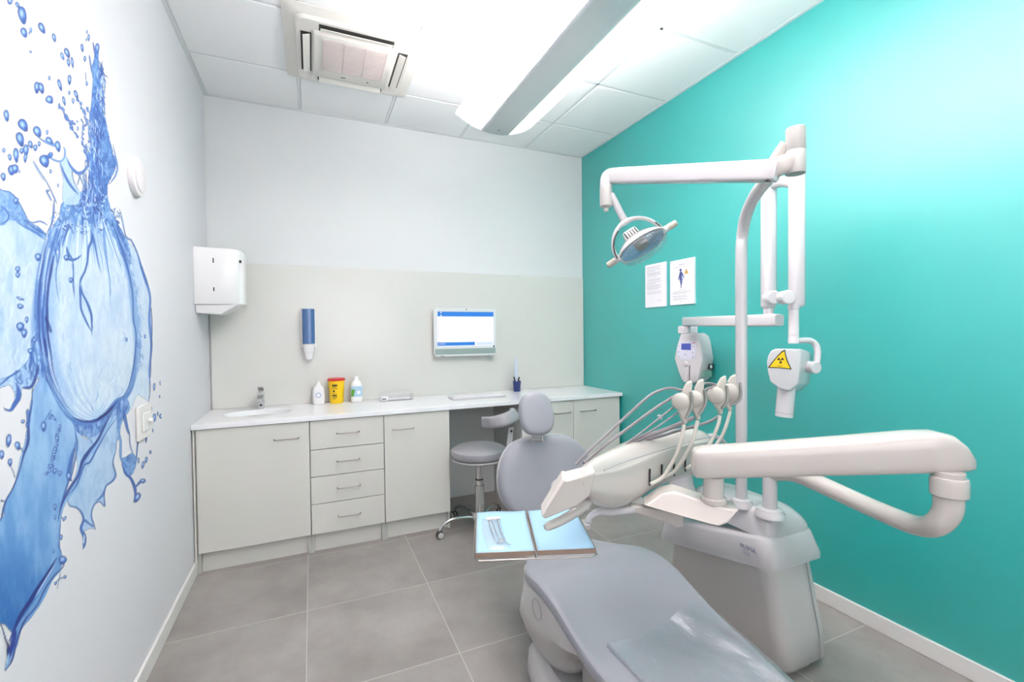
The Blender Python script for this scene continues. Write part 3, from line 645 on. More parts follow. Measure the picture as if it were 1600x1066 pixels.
    for k in range(320):
        y = 95 + 250 * rng.rand() ** .9; c_ = 150 + 8 * math.sin(y / 60); w_ = 4 + max(0, y - 100) * .085; x = c_ + (rng.rand() - .45) * 2 * w_ * .8; L = 8 + 22 * rng.rand()
        stroke([(x, y), (x + 1.5 * rng.randn(), y + L / 2), (x + 2.2 + 2 * rng.randn(), y + L)], .6 + 1.3 * rng.rand(), [NV, DK, DK, (228, 238, 248), (90, 140, 205)][rng.randint(5)], .75)
    # rays fanning out from the neck over the top of the bubble
    for k in range(46):
        t = k / 45; x0 = 84 + 96 * t; y0 = 352 - 14 * math.sin(PI * t); ang = (t - .45) * .95; L = 34 + 62 * rng.rand() * (1.1 - abs(t - .5))
        stroke([(x0, y0), (x0 + L * .5 * math.sin(ang), y0 + L * .5), (x0 + L * math.sin(ang) * 1.02, y0 + L)], [1 + 2.6 * rng.rand(), .5], [DK, MD, (150, 186, 226), (230, 238, 246)][rng.randint(4)], .7)
    for k in range(190):
        x = 82 + 102 * rng.rand(); y = 300 + 62 * rng.rand(); x = x if y > 322 else 112 + (x - 82) * .55
        a = rng.randn() * 1.2; L = 3 + 6 * rng.rand(); stroke([(x, y), (x + L * .5 * math.sin(a) + rng.randn(), y + L * .4), (x + L * math.sin(a), y + L * math.cos(a))], .7 + 1.8 * rng.rand(), [NV, DK, MD, (216, 230, 244), (196, 216, 240)][rng.randint(5)], .75)
    # left rim of the bubble
    rim = [(74, 372), (67, 400), (61, 440), (58, 480), (59, 520), (64, 556), (70, 588), (81, 618), (96, 642), (114, 658), (136, 667)]
    stroke(rim, [10, 12, 16, 20, 22, 18, 14], (124, 166, 216), .8, 6); stroke([(88, 400), (80, 440), (76, 480), (77, 520), (83, 560), (96, 600), (112, 632)], [6, 18, 16, 8], (150, 186, 226), .55, 8)
    for k in range(80):
        o_ = rng.rand() * 24 - 5; s0 = rng.randint(0, 7); seg = [(x + o_ * (1 - .35 * i / 10) + rng.randn() * .6, y - o_ * .25 * (i / 10) ** 2 * 2) for i, (x, y) in enumerate(rim)][s0:s0 + 3 + rng.randint(3)]
        if len(seg) > 2: stroke(seg, .7 + 2.2 * rng.rand(), [DK, NV, MD, (222, 234, 246)][rng.randint(4)], .6)
    stroke([(70, 495), (76, 510), (79, 520)], 5, NV, .75); stroke([(69, 528), (71, 545), (73, 560)], 4, NV, .7); stroke([(60, 560), (68, 575), (78, 585)], [6, 10, 4], DK, .5, 4)
    # lower bowl of the bubble
    for k in range(13):
        o_ = k * 3 + rng.rand() * 2; stroke([(88 + o_, 600 - o_ * .9), (100 + o_ * .9, 628 - o_ * .7), (122 + o_ * .6, 648 - o_ * .55), (150, 655 - o_ * .35), (178 - o_ * .5, 636 - o_ * .3)], .6 + 1.1 * rng.rand(), [MD, (150, 186, 226), (232, 240, 248)][k % 3], .35)
    stroke([(86, 632), (104, 654), (128, 664), (150, 660), (166, 648), (182, 628), (196, 620), (206, 602), (211, 575), (214, 540)], [8, 12, 9, 6, 3], (92, 138, 202), .85, 2)
    stroke([(112, 652), (132, 659), (152, 656), (168, 644), (184, 626)], [3, 4, 3], NV, .85); stroke([(150, 656), (166, 646), (178, 633)], 4, (30, 50, 120), .7)
    sl, m = poly([(92, 642), (112, 660), (135, 665), (155, 658), (172, 646), (186, 624), (198, 622), (202, 640), (190, 660), (182, 690), (160, 676), (145, 690), (132, 682), (118, 676), (104, 662)], (128, 168, 218), .85, 3); texture(sl, m, .3, .7, .8)
    # right rim and outer ribbon
    stroke([(178, 358), (188, 385), (197, 412), (204, 440), (208, 470), (212, 500), (215, 530), (214, 560), (209, 590), (201, 612)], [5, 7, 10, 12, 11, 9, 6], (136, 174, 220), .7, 4)
    stroke([(174, 345), (184, 372), (194, 402), (202, 432), (207, 462), (208, 500), (212, 520), (211, 550), (207, 580), (200, 606), (190, 622)], [5, 4, 2, 2, 2.5, 2], DK, .85)
    for k in range(60):
        t = rng.rand(); y = 395 + 190 * t; x = 196 + 20 * math.sin(min(1, (y - 380) / 130) * PI / 2) + 6 * rng.rand(); stroke([(x, y), (x + 2 * rng.randn(), y + 5), (x + 1.5 + rng.randn(), y + 10)], .8, [DK, MD, (226, 236, 246)][rng.randint(3)], .6)
    stroke([(184, 330), (190, 345), (196, 368), (206, 378), (214, 396), (220, 416), (228, 440), (234, 465), (233, 500), (236, 540), (233, 580), (234, 610), (230, 640)], [1, 1, 1.5, 2, 3, 4, 3, 4, 3, 2, 1.5], (88, 132, 200), .9)
    stroke([(218, 410), (224, 430), (230, 448)], 3.5, DK, .7); stroke([(236, 480), (237, 515), (235, 560), (235, 590)], 1.8, NV, .6); stroke([(186, 326), (190, 340), (197, 372), (204, 374), (208, 384), (214, 392)], 1.2, DK, .7)
    for k in range(120):
        t = rng.rand() * 2 * PI; q = .45 + .5 * rng.rand() ** .6; x = 143 + 68 * q * math.cos(t); y = 500 + 150 * q * math.sin(t)
        if 70 < x < 205: stroke([(x, y), (x + 1.5 * rng.randn() + 3 * math.cos(t), y + 8), (x + 2 * rng.randn() - (4 if x > 143 else -4) * (y - 480) / 150, y + 18)], .5 + .9 * rng.rand(), [MD, (168, 196, 228), (236, 243, 250)][rng.randint(3)], .4)
    for k in range(60):
        x = -20 + 80 * rng.rand(); y = 380 + 190 * rng.rand(); stroke([(x, y), (x - 3 + 2 * rng.randn(), y + 12), (x - 6 + 4 * rng.randn(), y + 26)], .8 + rng.rand(), [(180, 204, 228), (232, 240, 247)][rng.randint(2)], .5)
    for k in range(90):
        x = 20 + 80 * rng.rand(); y = 640 + 280 * rng.rand()
        if 8 + (900 - y) * .12 < x < 96 and y < 900 - (x - 40) * .2: stroke([(x, y), (x - 2, y + 18), (x - 5 + rng.randn(), y + 38)], .7 + rng.rand(), [(120, 168, 218), (190, 216, 240)][rng.randint(2)], .28)
    # figure of joined droplets inside the bubble
    stroke([(103, 385), (106, 396), (112, 404)], [2, 4, 3], DK, .85); stroke([(100, 403), (112, 406), (120, 404), (127, 398)], [3, 5, 3, 2], DK, .85); stroke([(113, 406), (114, 425), (114, 445), (116, 468)], [3.5, 2, 3, 1], DK, .75)
    drop(103, 403, 4, 4.5); drop(110, 438, 3, 4.5); stroke([(142, 360), (143, 375), (138, 388), (136, 408), (132, 424), (126, 436), (124, 446)], [5, 4, 3, 3, 4], DK, .85); stroke([(124, 444), (125, 462), (126, 482), (133, 500), (142, 518)], [4, 3, 3, 3], DK, .9)
    stroke([(126, 444), (128, 458), (136, 474), (142, 492), (143, 508), (143, 524)], [2, 3, 4, 3, 2], DK, .9); stroke([(144, 366), (148, 384), (152, 405), (158, 428)], [5, 2.5, 1], DK, .7); stroke([(161, 350), (163, 380), (167, 412), (171, 440), (171, 480)], [6, 3.5, 2, 1.2], MD, .8)
    stroke([(92, 375), (92, 400), (87, 425), (88, 450), (92, 472)], [4, 2.5, 1.5, 1], DK, .65); stroke([(108, 350), (100, 372), (96, 388)], [5, 3, 1.5], DK, .8); stroke([(84, 385), (88, 400), (88, 412)], 2, DK, .7)
    # cluster under the veil
    sl, m = poly([(0, 592), (12, 588), (24, 580), (34, 572), (44, 560), (48, 530), (56, 528), (62, 560), (62, 580), (54, 600), (46, 608), (34, 606), (30, 622), (20, 634), (22, 618), (14, 602), (0, 606), (-40, 612), (-40, 600)], (176, 204, 232), .9, 2); texture(sl, m, .3, .8, .9)
    stroke([(0, 602), (10, 592), (22, 584), (32, 578)], 3, DK, .9); stroke([(34, 606), (48, 604), (56, 586), (60, 570)], [5, 4, 4], NV, .8); stroke([(24, 598), (28, 610), (28, 622), (22, 632), (16, 641), (8, 640), (4, 636)], [4, 8, 7, 3, 1.5], DK, .9)
    stroke([(46, 545), (50, 560), (56, 575)], 2.5, DK, .7); stroke([(22, 590), (30, 600), (36, 596)], 2, DK, .8)
    for d in ((31, 511, 6, 7), (37, 521, 4.5, 7), (41, 500, 2.5, 5), (27, 421, 3.5, 5), (27, 430, 3.5, 4), (31, 467, 6, 2.2, 20), (31, 479, 5, 4, 20), (47, 549, 4.5, 4.5), (53, 532, 3, 4), (59, 402, 5, 6), (197, 531, 2, 3), (226, 526, 1.5, 3)): drop(*d)
    # lower left sheet
    sl, m = poly([(52, 606), (64, 590), (74, 600), (86, 626), (100, 648), (116, 668), (116, 700), (110, 730), (105, 760), (98, 782), (92, 812), (91, 848), (96, 866), (94, 886), (78, 904), (60, 940), (36, 966), (20, 988), (6, 976), (0, 974), (-50, 935), (-100, 890), (-112, 862), (-60, 830), (0, 812), (6, 790), (22, 756), (30, 720), (38, 690), (43, 660), (46, 635)], (172, 203, 232), 1, 1)
    g = np.clip((vv[sl] - 640) / 300, 0, 1) * np.clip(1.3 - (uu[sl] - 5) / 140, .2, 1); lay(sl, m * g, (84, 146, 206), .95); g = np.clip((vv[sl] - 860) / 110, 0, 1); lay(sl, m * g, (52, 120, 186), .7)
    lay(sl, m * np.clip((n1[sl] - .5) * 3, 0, 1), (206, 226, 244), .35); lay(sl, m * np.clip((.5 - n1[sl]) * 3, 0, 1), (64, 124, 196), .28)
    stroke([(50, 600), (49, 630), (44, 660), (43, 690), (36, 712), (30, 735), (20, 762), (8, 784), (2, 808), (0, 816)], [2, 3, 5, 2, 2, 3, 2], NV, .75)
    stroke([(42, 640), (44, 655), (41, 668)], 6, DK, .7); stroke([(0, 782), (6, 784)], 2, NV, .8); stroke([(116, 668), (118, 690), (112, 720), (108, 745), (98, 780), (93, 812), (91, 848), (94, 864)], [1.5, 3, 3, 3, 4, 3], DK, .8)
    # rolled lower edge
    stroke([(94, 868), (90, 886), (76, 905), (62, 935), (44, 962), (28, 982), (20, 1010), (8, 1046)], [10, 12, 12, 11, 10, 12, 9], (128, 172, 218), 1, 1.5); stroke([(88, 872), (74, 896), (58, 920), (46, 940), (30, 965), (14, 1002)], [3, 5, 6, 6, 5], (34, 62, 142), .9, 1.5)
    stroke([(100, 872), (98, 886), (84, 900), (70, 920), (56, 948), (38, 970), (26, 1000), (18, 1032), (8, 1048)], [2, 1.6, 1.6, 1.6, 2.5, 3, 3], NV, .85); stroke([(84, 884), (68, 910), (54, 934)], 2, (214, 230, 246), .8)
    stroke([(-30, 940), (0, 976), (8, 998), (12, 1010), (10, 1030)], [2, 2, 3, 4], (28, 44, 116), .9); stroke([(24, 985), (18, 1010), (12, 1030)], [6, 7, 4], (30, 60, 150), .85); stroke([(13, 1022), (9, 1040)], 3.5, (190, 222, 240), .8)
    drop(97, 876, 6, 7, 20, dark=NV); drop(95, 840, 2, 4); drop(83, 862, 1.5, 3); drop(101, 902, 2, 2.5); stroke([(86, 912), (92, 905), (102, 902)], 1.4, DK, .8); drop(86, 912, 2, 2.5); drop(85, 793, 2.5, 5); drop(85, 809, 1.5, 4); drop(100, 811, 2, 4, 30); stroke([(94, 818), (92, 806), (98, 812)], 2, DK, .7)
    stroke([(0, 976), (-50, 936), (-100, 891), (-112, 862), (-60, 829), (0, 812)], 2.5, NV, .8)
    # beads on the sheet
    for a, b, n_ in (((78, 650), (86, 655), 4), ((92, 668), (82, 720), 12), ((82, 720), (72, 745), 6), ((82, 735), (96, 742), 4)):
        for k in range(n_): t = k / n_; drop(a[0] + (b[0] - a[0]) * t + rng.randn(), a[1] + (b[1] - a[1]) * t, 1.5 + 1.6 * rng.rand(), 2.5 + 3 * rng.rand(), 30 * rng.randn())
    drop(67.5, 667, 4, 8); stroke([(68, 660), (74, 650), (80, 640)], 1.5, DK, .7); stroke([(114, 700), (108, 725), (106, 745), (112, 752)], [2, 4, 6, 3], DK, .75); drop(107, 745, 4, 7)
    # middle sheet
    sl, m = poly([(118, 674), (134, 686), (142, 684), (156, 676), (178, 650), (184, 664), (182, 690), (179, 712), (175, 726), (180, 742), (176, 752), (166, 758), (162, 774), (163, 790), (154, 784), (145, 792), (143, 806), (148, 826), (140, 826), (132, 830), (126, 824), (129, 808), (124, 797), (112, 792), (106, 786), (104, 776), (112, 756), (120, 730), (118, 700)], (190, 212, 233), 1, 1); texture(sl, m, .4, .18, .06)
    stroke([(182, 640), (172, 660), (160, 676), (148, 700), (134, 714), (127, 732), (121, 752), (110, 770), (97, 790), (91, 820), (90, 850)], [6, 5, 6, 8, 7, 7, 8, 7, 5, 4], (150, 188, 226), .95)
    stroke([(176, 642), (164, 664), (152, 688), (138, 706), (128, 722), (121, 744), (108, 764), (96, 788), (90, 815)], [3, 3, 4, 6, 4, 4, 4, 3], NV, .8); stroke([(186, 648), (168, 672), (152, 700), (140, 722), (132, 726), (126, 740), (118, 760), (104, 776)], [2, 1.6, 2.4, 3, 2, 2, 2], DK, .9)
    stroke([(118, 676), (120, 700), (114, 730), (110, 750)], [4, 3, 2], DK, .6); stroke([(181, 668), (181, 700), (176, 722), (180, 742), (175, 752), (165, 760), (162, 776), (163, 791), (155, 784), (146, 790), (142, 806), (146, 820), (149, 828)], [1, 1, 2, 3, 3, 2, 2, 1.5, 2, 2, 3, 2], DK, .8)
    stroke([(165, 760), (158, 776), (148, 784)], [1, 4, 1.5], DK, .7); stroke([(104, 778), (108, 790), (118, 793), (126, 800), (130, 812), (126, 826), (131, 838), (131, 852), (129, 858)], [1, 2, 2, 3, 3, 4, 6, 5, 3], DK, .9)
    stroke([(130, 812), (138, 818), (146, 824)], [5, 3, 3], DK, .8); stroke([(131, 836), (130, 850)], 2.5, (214, 232, 244), .9); stroke([(140, 686), (146, 696)], 1.4, DK, .7)
    # right-hand drips
    stroke([(186, 640), (184, 668), (188, 690), (188, 712), (192, 728)], [7, 3, 4, 2], (120, 162, 214), .9); stroke([(192, 640), (198, 668), (202, 680)], [6, 4, 3], DK, .8); stroke([(202, 676), (203, 695), (208, 712)], 1.4, DK, .8); stroke([(217, 676), (214, 700), (212, 725)], 2, DK, .8)
    sl, m = poly([(190, 716), (200, 712), (207, 708), (213, 720), (210, 735), (203, 744), (196, 738), (191, 728)], (140, 178, 220), 1, 2); texture(sl, m, .3, .5, .6)
    stroke([(190, 726), (196, 740), (204, 748), (210, 762), (211, 775), (208, 786)], [3, 4, 4, 5, 3, 2], DK, .95); stroke([(211, 762), (218, 754), (225, 750)], [2, 4, 4], DK, .9); drop(214, 778, 4, 8, 25); drop(223, 752, 4, 3.5)
    stroke([(230, 640), (228, 655), (231, 660)], 1.2, NV, .6)
    # the small left arcs and chains above
    poly([(92, 253), (98, 250), (103, 244), (110, 258), (112, 275), (116, 288), (124, 300), (122, 318), (108, 320), (98, 316), (97, 296), (98, 280)], (190, 212, 235), .9, 1)
    stroke([(93, 252), (99, 270), (106, 284), (113, 294), (122, 304)], [1.5, 4, 4, 3], DK, .85); stroke([(103, 246), (110, 260), (120, 270), (130, 268), (137, 256)], [2, 4, 5, 2], DK, .85); stroke([(120, 270), (127, 282), (132, 296)], 1.6, DK, .7); stroke([(112, 262), (114, 280), (122, 300)], 1.2, DK, .6)
    stroke([(75, 244), (84, 250), (94, 252), (100, 246), (101, 236), (99, 230)], 2.6, MD, .9); drop(69, 252, 7, 10, -20); drop(78, 243, 3.5, 5, 20); stroke([(70, 246), (79, 241)], 4, DK, .7)
    stroke([(51, 250), (60, 266), (72, 284), (82, 304), (88, 318)], [2, 1.6, 1.6, 3], DK, .75); stroke([(50, 252), (58, 266), (69, 284)], 1, (150, 180, 220), .8); stroke([(71, 298), (76, 306), (80, 314)], 2, DK, .8); stroke([(84, 312), (83, 332), (80, 350), (72, 366)], [2, 2.6, 2.6, 2], DK, .85)
    stroke([(58, 212), (64, 218), (72, 222), (82, 226), (88, 228)], [2, 1.2, 4, 5, 3], MD, .9); stroke([(120, 290), (123, 280), (126, 272)], 1.5, DK, .6)
    for ch in ([(91, 166), (97, 171), (101, 180), (104, 185), (110, 191), (117, 193)], [(105, 186), (111, 197), (116, 208), (122, 214)], [(122, 155), (127, 168), (131, 176), (134, 190), (134, 196)], [(129, 190), (128, 210), (129, 224), (133, 236), (136, 252)], [(136, 168), (140, 180), (138, 200), (139, 222)]):
        stroke(ch, 1.4, MD, .9)
        for q in sm(ch, 2): drop(q[0] + rng.randn() * 1.2, q[1] + rng.randn(), .9 + 1.1 * rng.rand(), 1.6 + 2.8 * rng.rand(), -20 + 20 * rng.randn(), light=(150, 186, 226))
    stroke([(176, 225), (180, 245), (183, 262), (179, 276), (170, 288)], [1, 2.4, 2.4, 2], DK, .75); stroke([(168, 240), (172, 262), (168, 284)], 1.2, MD, .8); stroke([(145, 66), (147, 80), (150, 92)], 1.8, DK, .9); stroke([(139, 86), (141, 100), (144, 116)], 2, DK, .8); stroke([(154, 95), (157, 104), (155, 114)], 1.6, DK, .8); drop(151.5, 76, 3, 8, dark=DK)
    for d in ((15, 2, 4, 5), (27, 8, 2.5, 5, -30), (34.5, 24, 6, 14, -12), (37, 51, 4.5, 8, -20), (47.5, 47, 2, 4), (45, 52, 1.2, 2), (65, 44, 4, 9, -25), (84, 59, 2.6, 6.5, -15), (97, 88, 2.2, 6, -20), (104.5, 83, 3.5, 8, -22), (106.5, 98, 2.2, 6, -8), (112.5, 98, 1.8, 8, -8), (128, 75, 2, 6, -8), (132, 92, 1.8, 4), (135.5, 50, 1, 2.6), (138, 59, 1.6, 5), (134.5, 62, 1, 2), (47, 81, 2, 1.6, 40), (76.5, 122, 1.6, 3.2), (57, 137, 4, 9), (64, 138, 4, 8.5, -15), (93, 133, 2.6, 9, -15), (108, 125, 2.7, 7.5), (107.5, 145, 1.6, 3), (118.5, 148, 2.4, 7, -20), (135, 131, 1.6, 3), (77, 156, 5.5, 6.5, -35),
              (9.5, 181, 3.8, 9, -8), (36, 196, 6.5, 10.5, -30), (31, 218, 5.6, 11.5, -15), (40, 235, 4, 9), (24.5, 243, 3.8, 11.5, -4), (33, 236, 3, 4.5), (39, 247, 2.4, 7, 6), (47, 226, 3.2, 6, -15), (54.5, 231, 3.2, 5), (60.5, 225, 2, 4), (58, 206, 5.4, 9, -25), (73, 207, 1.6, 3.5), (77, 220, 4, 7, -45), (90, 229, 4, 8.5, -12), (14.5, 246, 2.5, 5, -8), (5, 235, 2.2, 3.5), (18, 266, 6, 8, 8), (23, 264, 5, 7, -10), (4.5, 276.5, 3.7, 6.2, -8), (29.5, 268, 1.3, 2.2), (99.5, 158, 2, 7, -12), (114, 158, 1.6, 4), (78.5, 268, 1.6, 3.2), (121, 201, 1.2, 3), (120, 190, 1.2, 1.6), (74, 298, 2.4, 1.6, 20), (90, 290, 1.2, 2.5),
              (13, 689, 4, 10, 6), (27, 697, 4, 6.5, -15), (2, 711, 3.6, 7), (15, 723, 3.2, 6), (35, 659, 2.8, 3), (234.5, 707, 1.6, 2.6), (228, 719, 1.8, 4.5, 8), (223, 727, 2, 5.5, 12), (216, 720, 1.3, 4), (240.5, 605, 1.6, 5.5, 4), (250, 599, 1, 3), (249, 620, .9, 2), (253, 651, 4, 4.5, -30), (241, 653, 2.2, 6), (231, 661, 1.8, 2.8), (246, 647, 1.1, 2.8), (236, 640, 1, 4), (228, 684, 1.3, 7.5), (238, 673, 1, 2.5), (221, 672, 1, 4), (-30, 640, 4, 7), (-60, 690, 5, 8), (-40, 200, 5, 9), (-70, 150, 5, 10)): drop(*d)
    stroke([(27, 697), (33, 702), (36, 708)], 1.6, DK, .8); stroke([(16, 728), (20, 738), (23, 748)], 1.2, DK, .8); stroke([(133, 112), (134, 125), (135, 130)], .9, MD, .8)
    # cut-out around the light switch, where the print is bare
    # --- the paper: a fine grid on the wall that carries the colours
    y0, y1, z0, z1 = .86, 2.56, .50, 2.62
    ny, nz_ = 520, 1010
    ys = np.linspace(y0, y1, ny); zs = np.linspace(z0, z1, nz_); Yg, Zg = np.meshgrid(ys, zs)
    R_, U_, F_ = np.array(CR), np.array(CU), np.array(CF)
    X_ = XL; wd = X_ * F_[0] + Yg * F_[1] + (Zg - CAM_Z) * F_[2]
    pu = 800 + F_PX * (X_ * R_[0] + Yg * R_[1] + (Zg - CAM_Z) * R_[2]) / wd; pv = 533 - F_PX * (X_ * U_[0] + Yg * U_[1] + (Zg - CAM_Z) * U_[2]) / wd
    fi = np.clip((pu - U0) * K - .5, 0, Wn - 1.001); fj = np.clip((pv - V0) * K - .5, 0, Hn - 1.001); i0 = fi.astype(int); j0 = fj.astype(int); a = (fi - i0)[..., None]; b = (fj - j0)[..., None]
    S = np.concatenate([img, alpha[..., None] * 255], 2)
    C4 = (S[j0, i0] * (1 - a) + S[j0, i0 + 1] * a) * (1 - b) + (S[j0 + 1, i0] * (1 - a) + S[j0 + 1, i0 + 1] * a) * b
    outside = (pu < U0 + 1) | (pu > U1 - 2) | (pv < V0 + 1) | (pv > V1 - 2); C4[outside, 3] = 0
    al = C4[..., 3] / 255; keep = (al[:-1, :-1] + al[1:, :-1] + al[:-1, 1:] + al[1:, 1:]) > .02
    idx = -np.ones(Yg.shape, int); used = np.zeros(Yg.shape, bool)
    for dj in (0, 1):
        for di in (0, 1): used[dj:nz_ - 1 + dj, di:ny - 1 + di] |= keep
    idx[used] = np.arange(used.sum()); nv = int(used.sum())
    co = np.stack([np.full(nv, .0009), Yg[used], Zg[used]], 1)
    q = np.stack([idx[:-1, :-1][keep], idx[:-1, 1:][keep], idx[1:, 1:][keep], idx[1:, :-1][keep]], 1); nf_ = len(q)
    me = bpy.data.meshes.new('wall_mural'); me.vertices.add(nv); me.vertices.foreach_set('co', co.astype(np.float32).ravel())
    me.loops.add(nf_ * 4); me.loops.foreach_set('vertex_index', q.ravel().astype(np.int32)); me.polygons.add(nf_); me.polygons.foreach_set('loop_start', np.arange(0, nf_ * 4, 4, dtype=np.int32))
    me.update(calc_edges=True); me.validate()
    at_ = me.color_attributes.new('print', 'FLOAT_COLOR', 'POINT'); c = C4[used] / 255; rgb = c[:, :3] ** 1.28 * .985
    rgb = np.where(rgb <= .04045, rgb / 12.92, ((rgb + .055) / 1.055) ** 2.4)
    at_.data.foreach_set('color', np.concatenate([rgb, c[:, 3:]], 1).astype(np.float32).ravel())
    m = bpy.data.materials.new('mural_print'); m.use_nodes = True; N = m.node_tree.nodes; L = m.node_tree.links; b = N['Principled BSDF']
    ca = N.new('ShaderNodeVertexColor'); ca.layer_name = 'print'; nz = N.new('ShaderNodeTexNoise'); nz.inputs['Scale'].default_value = 60
    tc = N.new('ShaderNodeTexCoord'); L.new(tc.outputs['Object'], nz.inputs['Vector'])
    mx = N.new('ShaderNodeMix'); mx.data_type = 'RGBA'; mx.blend_type = 'OVERLAY'; mx.inputs[0].default_value = .10; L.new(ca.outputs['Color'], mx.inputs[6]); L.new(nz.outputs['Fac'], mx.inputs[7])
    L.new(mx.outputs[2], b.inputs['Base Color']); L.new(ca.outputs['Alpha'], b.inputs['Alpha']); b.inputs['Roughness'].default_value = .55
    me.materials.append(m); o = bpy.data.objects.new('wall_mural', me); COL.objects.link(o); o.location = (XL, 0, 0)
    tag(o, 'large blue and white printed mural of splashing water on the left wall', 'mural')
make_mural()

# ================================================================== stool
sx, sy = 1.052, 2.995
r = thing('stool', (sx, sy, 0), 'round grey dentist stool with a curved armrest on chrome castor legs, at the knee space', 'stool')
SZ = .56
lathe(NBm := NB(), (sx, sy, SZ - .045), [(.165, 0), (.186, .008), (.194, .03), (.19, .052), (.17, .066), (.12, .074), (.05, .078), (.002, .079)], n=48); obj('seat', NBm, VINYLS, r)
lathe(NBm := NB(), (sx, sy, SZ - .068), [(.12, 0), (.178, .003), (.190, .012), (.191, .022), (.17, .0225)], n=48); obj('seat_rim', NBm, PLASW, r)
lathe(NBm := NB(), (sx, sy, .10), [(.03, 0), (.033, .002), (.033, .215), (.028, .217)]); obj('outer_column', NBm, CHROME, r)
lathe(NBm := NB(), (sx, sy, .318), [(.026, 0), (.026, .035), (.0235, .0352), (.0235, .19)]); obj('gas_lift', NBm, CHROME, r)
lathe(NBm := NB(), (sx, sy, .352), [(.0275, 0), (.0275, .008)]); obj('black_ring', NBm, RUB, r)
lathe(NBm := NB(), (sx, sy, .07), [(.03, 0), (.05, .006), (.052, .04), (.036, .055)], n=10); obj('hub', NBm, PLASW, r)
pc = on_z(683, 836, .03); A0 = math.atan2(pc.y - sy, pc.x - sx)
for k in range(5):
    a = A0 + 2 * PI * k / 5; c, s = math.cos(a), math.sin(a); T = lambda t, z: (sx + c * t, sy + s * t, z)
    lg = obj('leg', tube(NB(), [T(.04, .092), T(.12, .11), T(.20, .112), T(.26, .092), T(.285, .06), T(.288, .052)], [.012, .012, .0115, .011, .010, .009], n=12), CHROME, r)
    cx_, cy_ = T(.288, 0)[:2]; t_ = V((-s, c, 0))
    bm = NB(); C_ = V((cx_, cy_, .026))
    for q in (-1, 1): cyl(bm, C_ + t_ * (.004 * q), C_ + t_ * (.018 * q), .025, n=20)
    cs = obj('castor', bm, RUB, lg)
    bm = NB(); lathe(bm, C_ - t_ * .021, [(.016, 0), (.021, .002), (.021, .040), (.016, .042)], axis=t_, n=16); cyl(bm, C_ + V((0, 0, .018)), C_ + V((0, 0, .032)), .008, n=12); obj('castor_hood', bm, PLASW, cs)
# armrest: arc pad on a white upright
pe, pm, pq = at(757, 660, 3.02), at(790, 659, 2.90), at(803, 651, 3.06)
pts = [at(756, 660, 3.10), at(770, 660, 3.0), at(786, 657, 2.96), at(799, 652, 3.0), at(804, 647, 3.10), at(800, 644, 3.2)]
tube(NBm := NB(), pts, [.036, .040, .043, .044, .042, .03], ry=[.016, .022, .023, .023, .022, .012], n=20, p=3, up=(1, 0, 0)); ap = obj('armrest', NBm, VINYLS, r)
e0 = at(755, 660, 3.105); e1 = at(756.5, 660, 3.10)
tube(NBm := NB(), [e0, e1], .037, ry=.017, n=20, smooth=False, p=3, up=(1, 0, 0)); obj('armrest_end', NBm, PLASW, ap)
a_, b_ = at(799, 668, 3.02), at(794, 716, 3.02)
bm = NB(); prism(bm, [a_ + CR * -.018, a_ + CR * .016, b_ + CR * .016, b_ + CR * -.022], CF * .012); obj('upright', bm, PLASW, r, bevel=.003)
tube(bm := NB(), [b_ + V((0, 0, .03)) + CF * .004, b_ + V((-.01, .02, -.04)), V((sx + .12, sy - .03, SZ - .06))], .012, n=10); obj('bracket', bm, PLASW, r)
cyl(bm := NB(), at(799, 674, 3.015), at(799, 674, 3.0), .008, n=16); obj('lock_knob', bm, RUB, r)

# ================================================================== patient chair
r = thing('patient_chair', (.95, 1.4, 0), 'grey upholstered dental patient chair with raised backrest, in the middle of the room', 'dental chair')
prof = [(.42, .83, 1.11, .375), (.5, .79, 1.14, .385), (.62, .76, 1.17, .397), (.82, .725, 1.195, .412), (.95, .71, 1.205, .435), (1.08, .70, 1.21, .452), (1.18, .695, 1.215, .480), (1.28, .69, 1.22, .514), (1.38, .69, 1.22, .526), (1.47, .692, 1.215, .516), (1.54, .71, 1.195, .498), (1.60, .75, 1.15, .488), (1.68, .79, 1.10, .483), (1.78, .80, 1.09, .48), (1.88, .81, 1.08, .48)]
def seat_at(y):
    ys = [q[0] for q in prof]; return [float(np.interp(y, ys, [q[i] for q in prof])) for i in (1, 2, 3)]
def ztop(x, y):
    xl, xr, z = seat_at(y); t = (2 * x - xl - xr) / (xr - xl)
    dip = .030 * math.exp(-((y - 1.19) / .12) ** 2) + .008
    return z - dip * (1 - min(1, t * t)) + .0
rings = []
ysamp = [.42 + (1.88 - .42) * i / 44 for i in range(45)]
for i, y in enumerate(ysamp):
    xl, xr, z = seat_at(y); endf = min(1, (i + .6) / 3, (44 - i + .6) / 3) ** .5
    xm, hw_ = (xl + xr) / 2, (xr - xl) / 2 * (.9 + .1 * endf); pts = []
    zb = z - .066
    for k in range(18): # top, left to right
        t = -0.93 + 1.86 * k / 17; x = xm + hw_ * t; edge = .012 * abs(t) ** 6
        pts.append(V((x, y, ztop(x, y) - edge - (1 - endf) * .02)))
    for t, dz in ((.985, .012), (1.0, .028), (.99, .045), (.95, .06)): pts.append(V((xm + hw_ * t, y, z - dz * 1.05)))
    for k in range(6): t = .85 - 1.7 * k / 5; pts.append(V((xm + hw_ * t, y, zb)))
    for t, dz in ((-.95, .06), (-.99, .045), (-1.0, .028), (-.985, .012)): pts.append(V((xm + hw_ * t, y, z - dz * 1.05)))
    rings.append(pts)
obj('seat_cushion', loft(NB(), rings), VINYL, r, subsurf=1, angle=60)
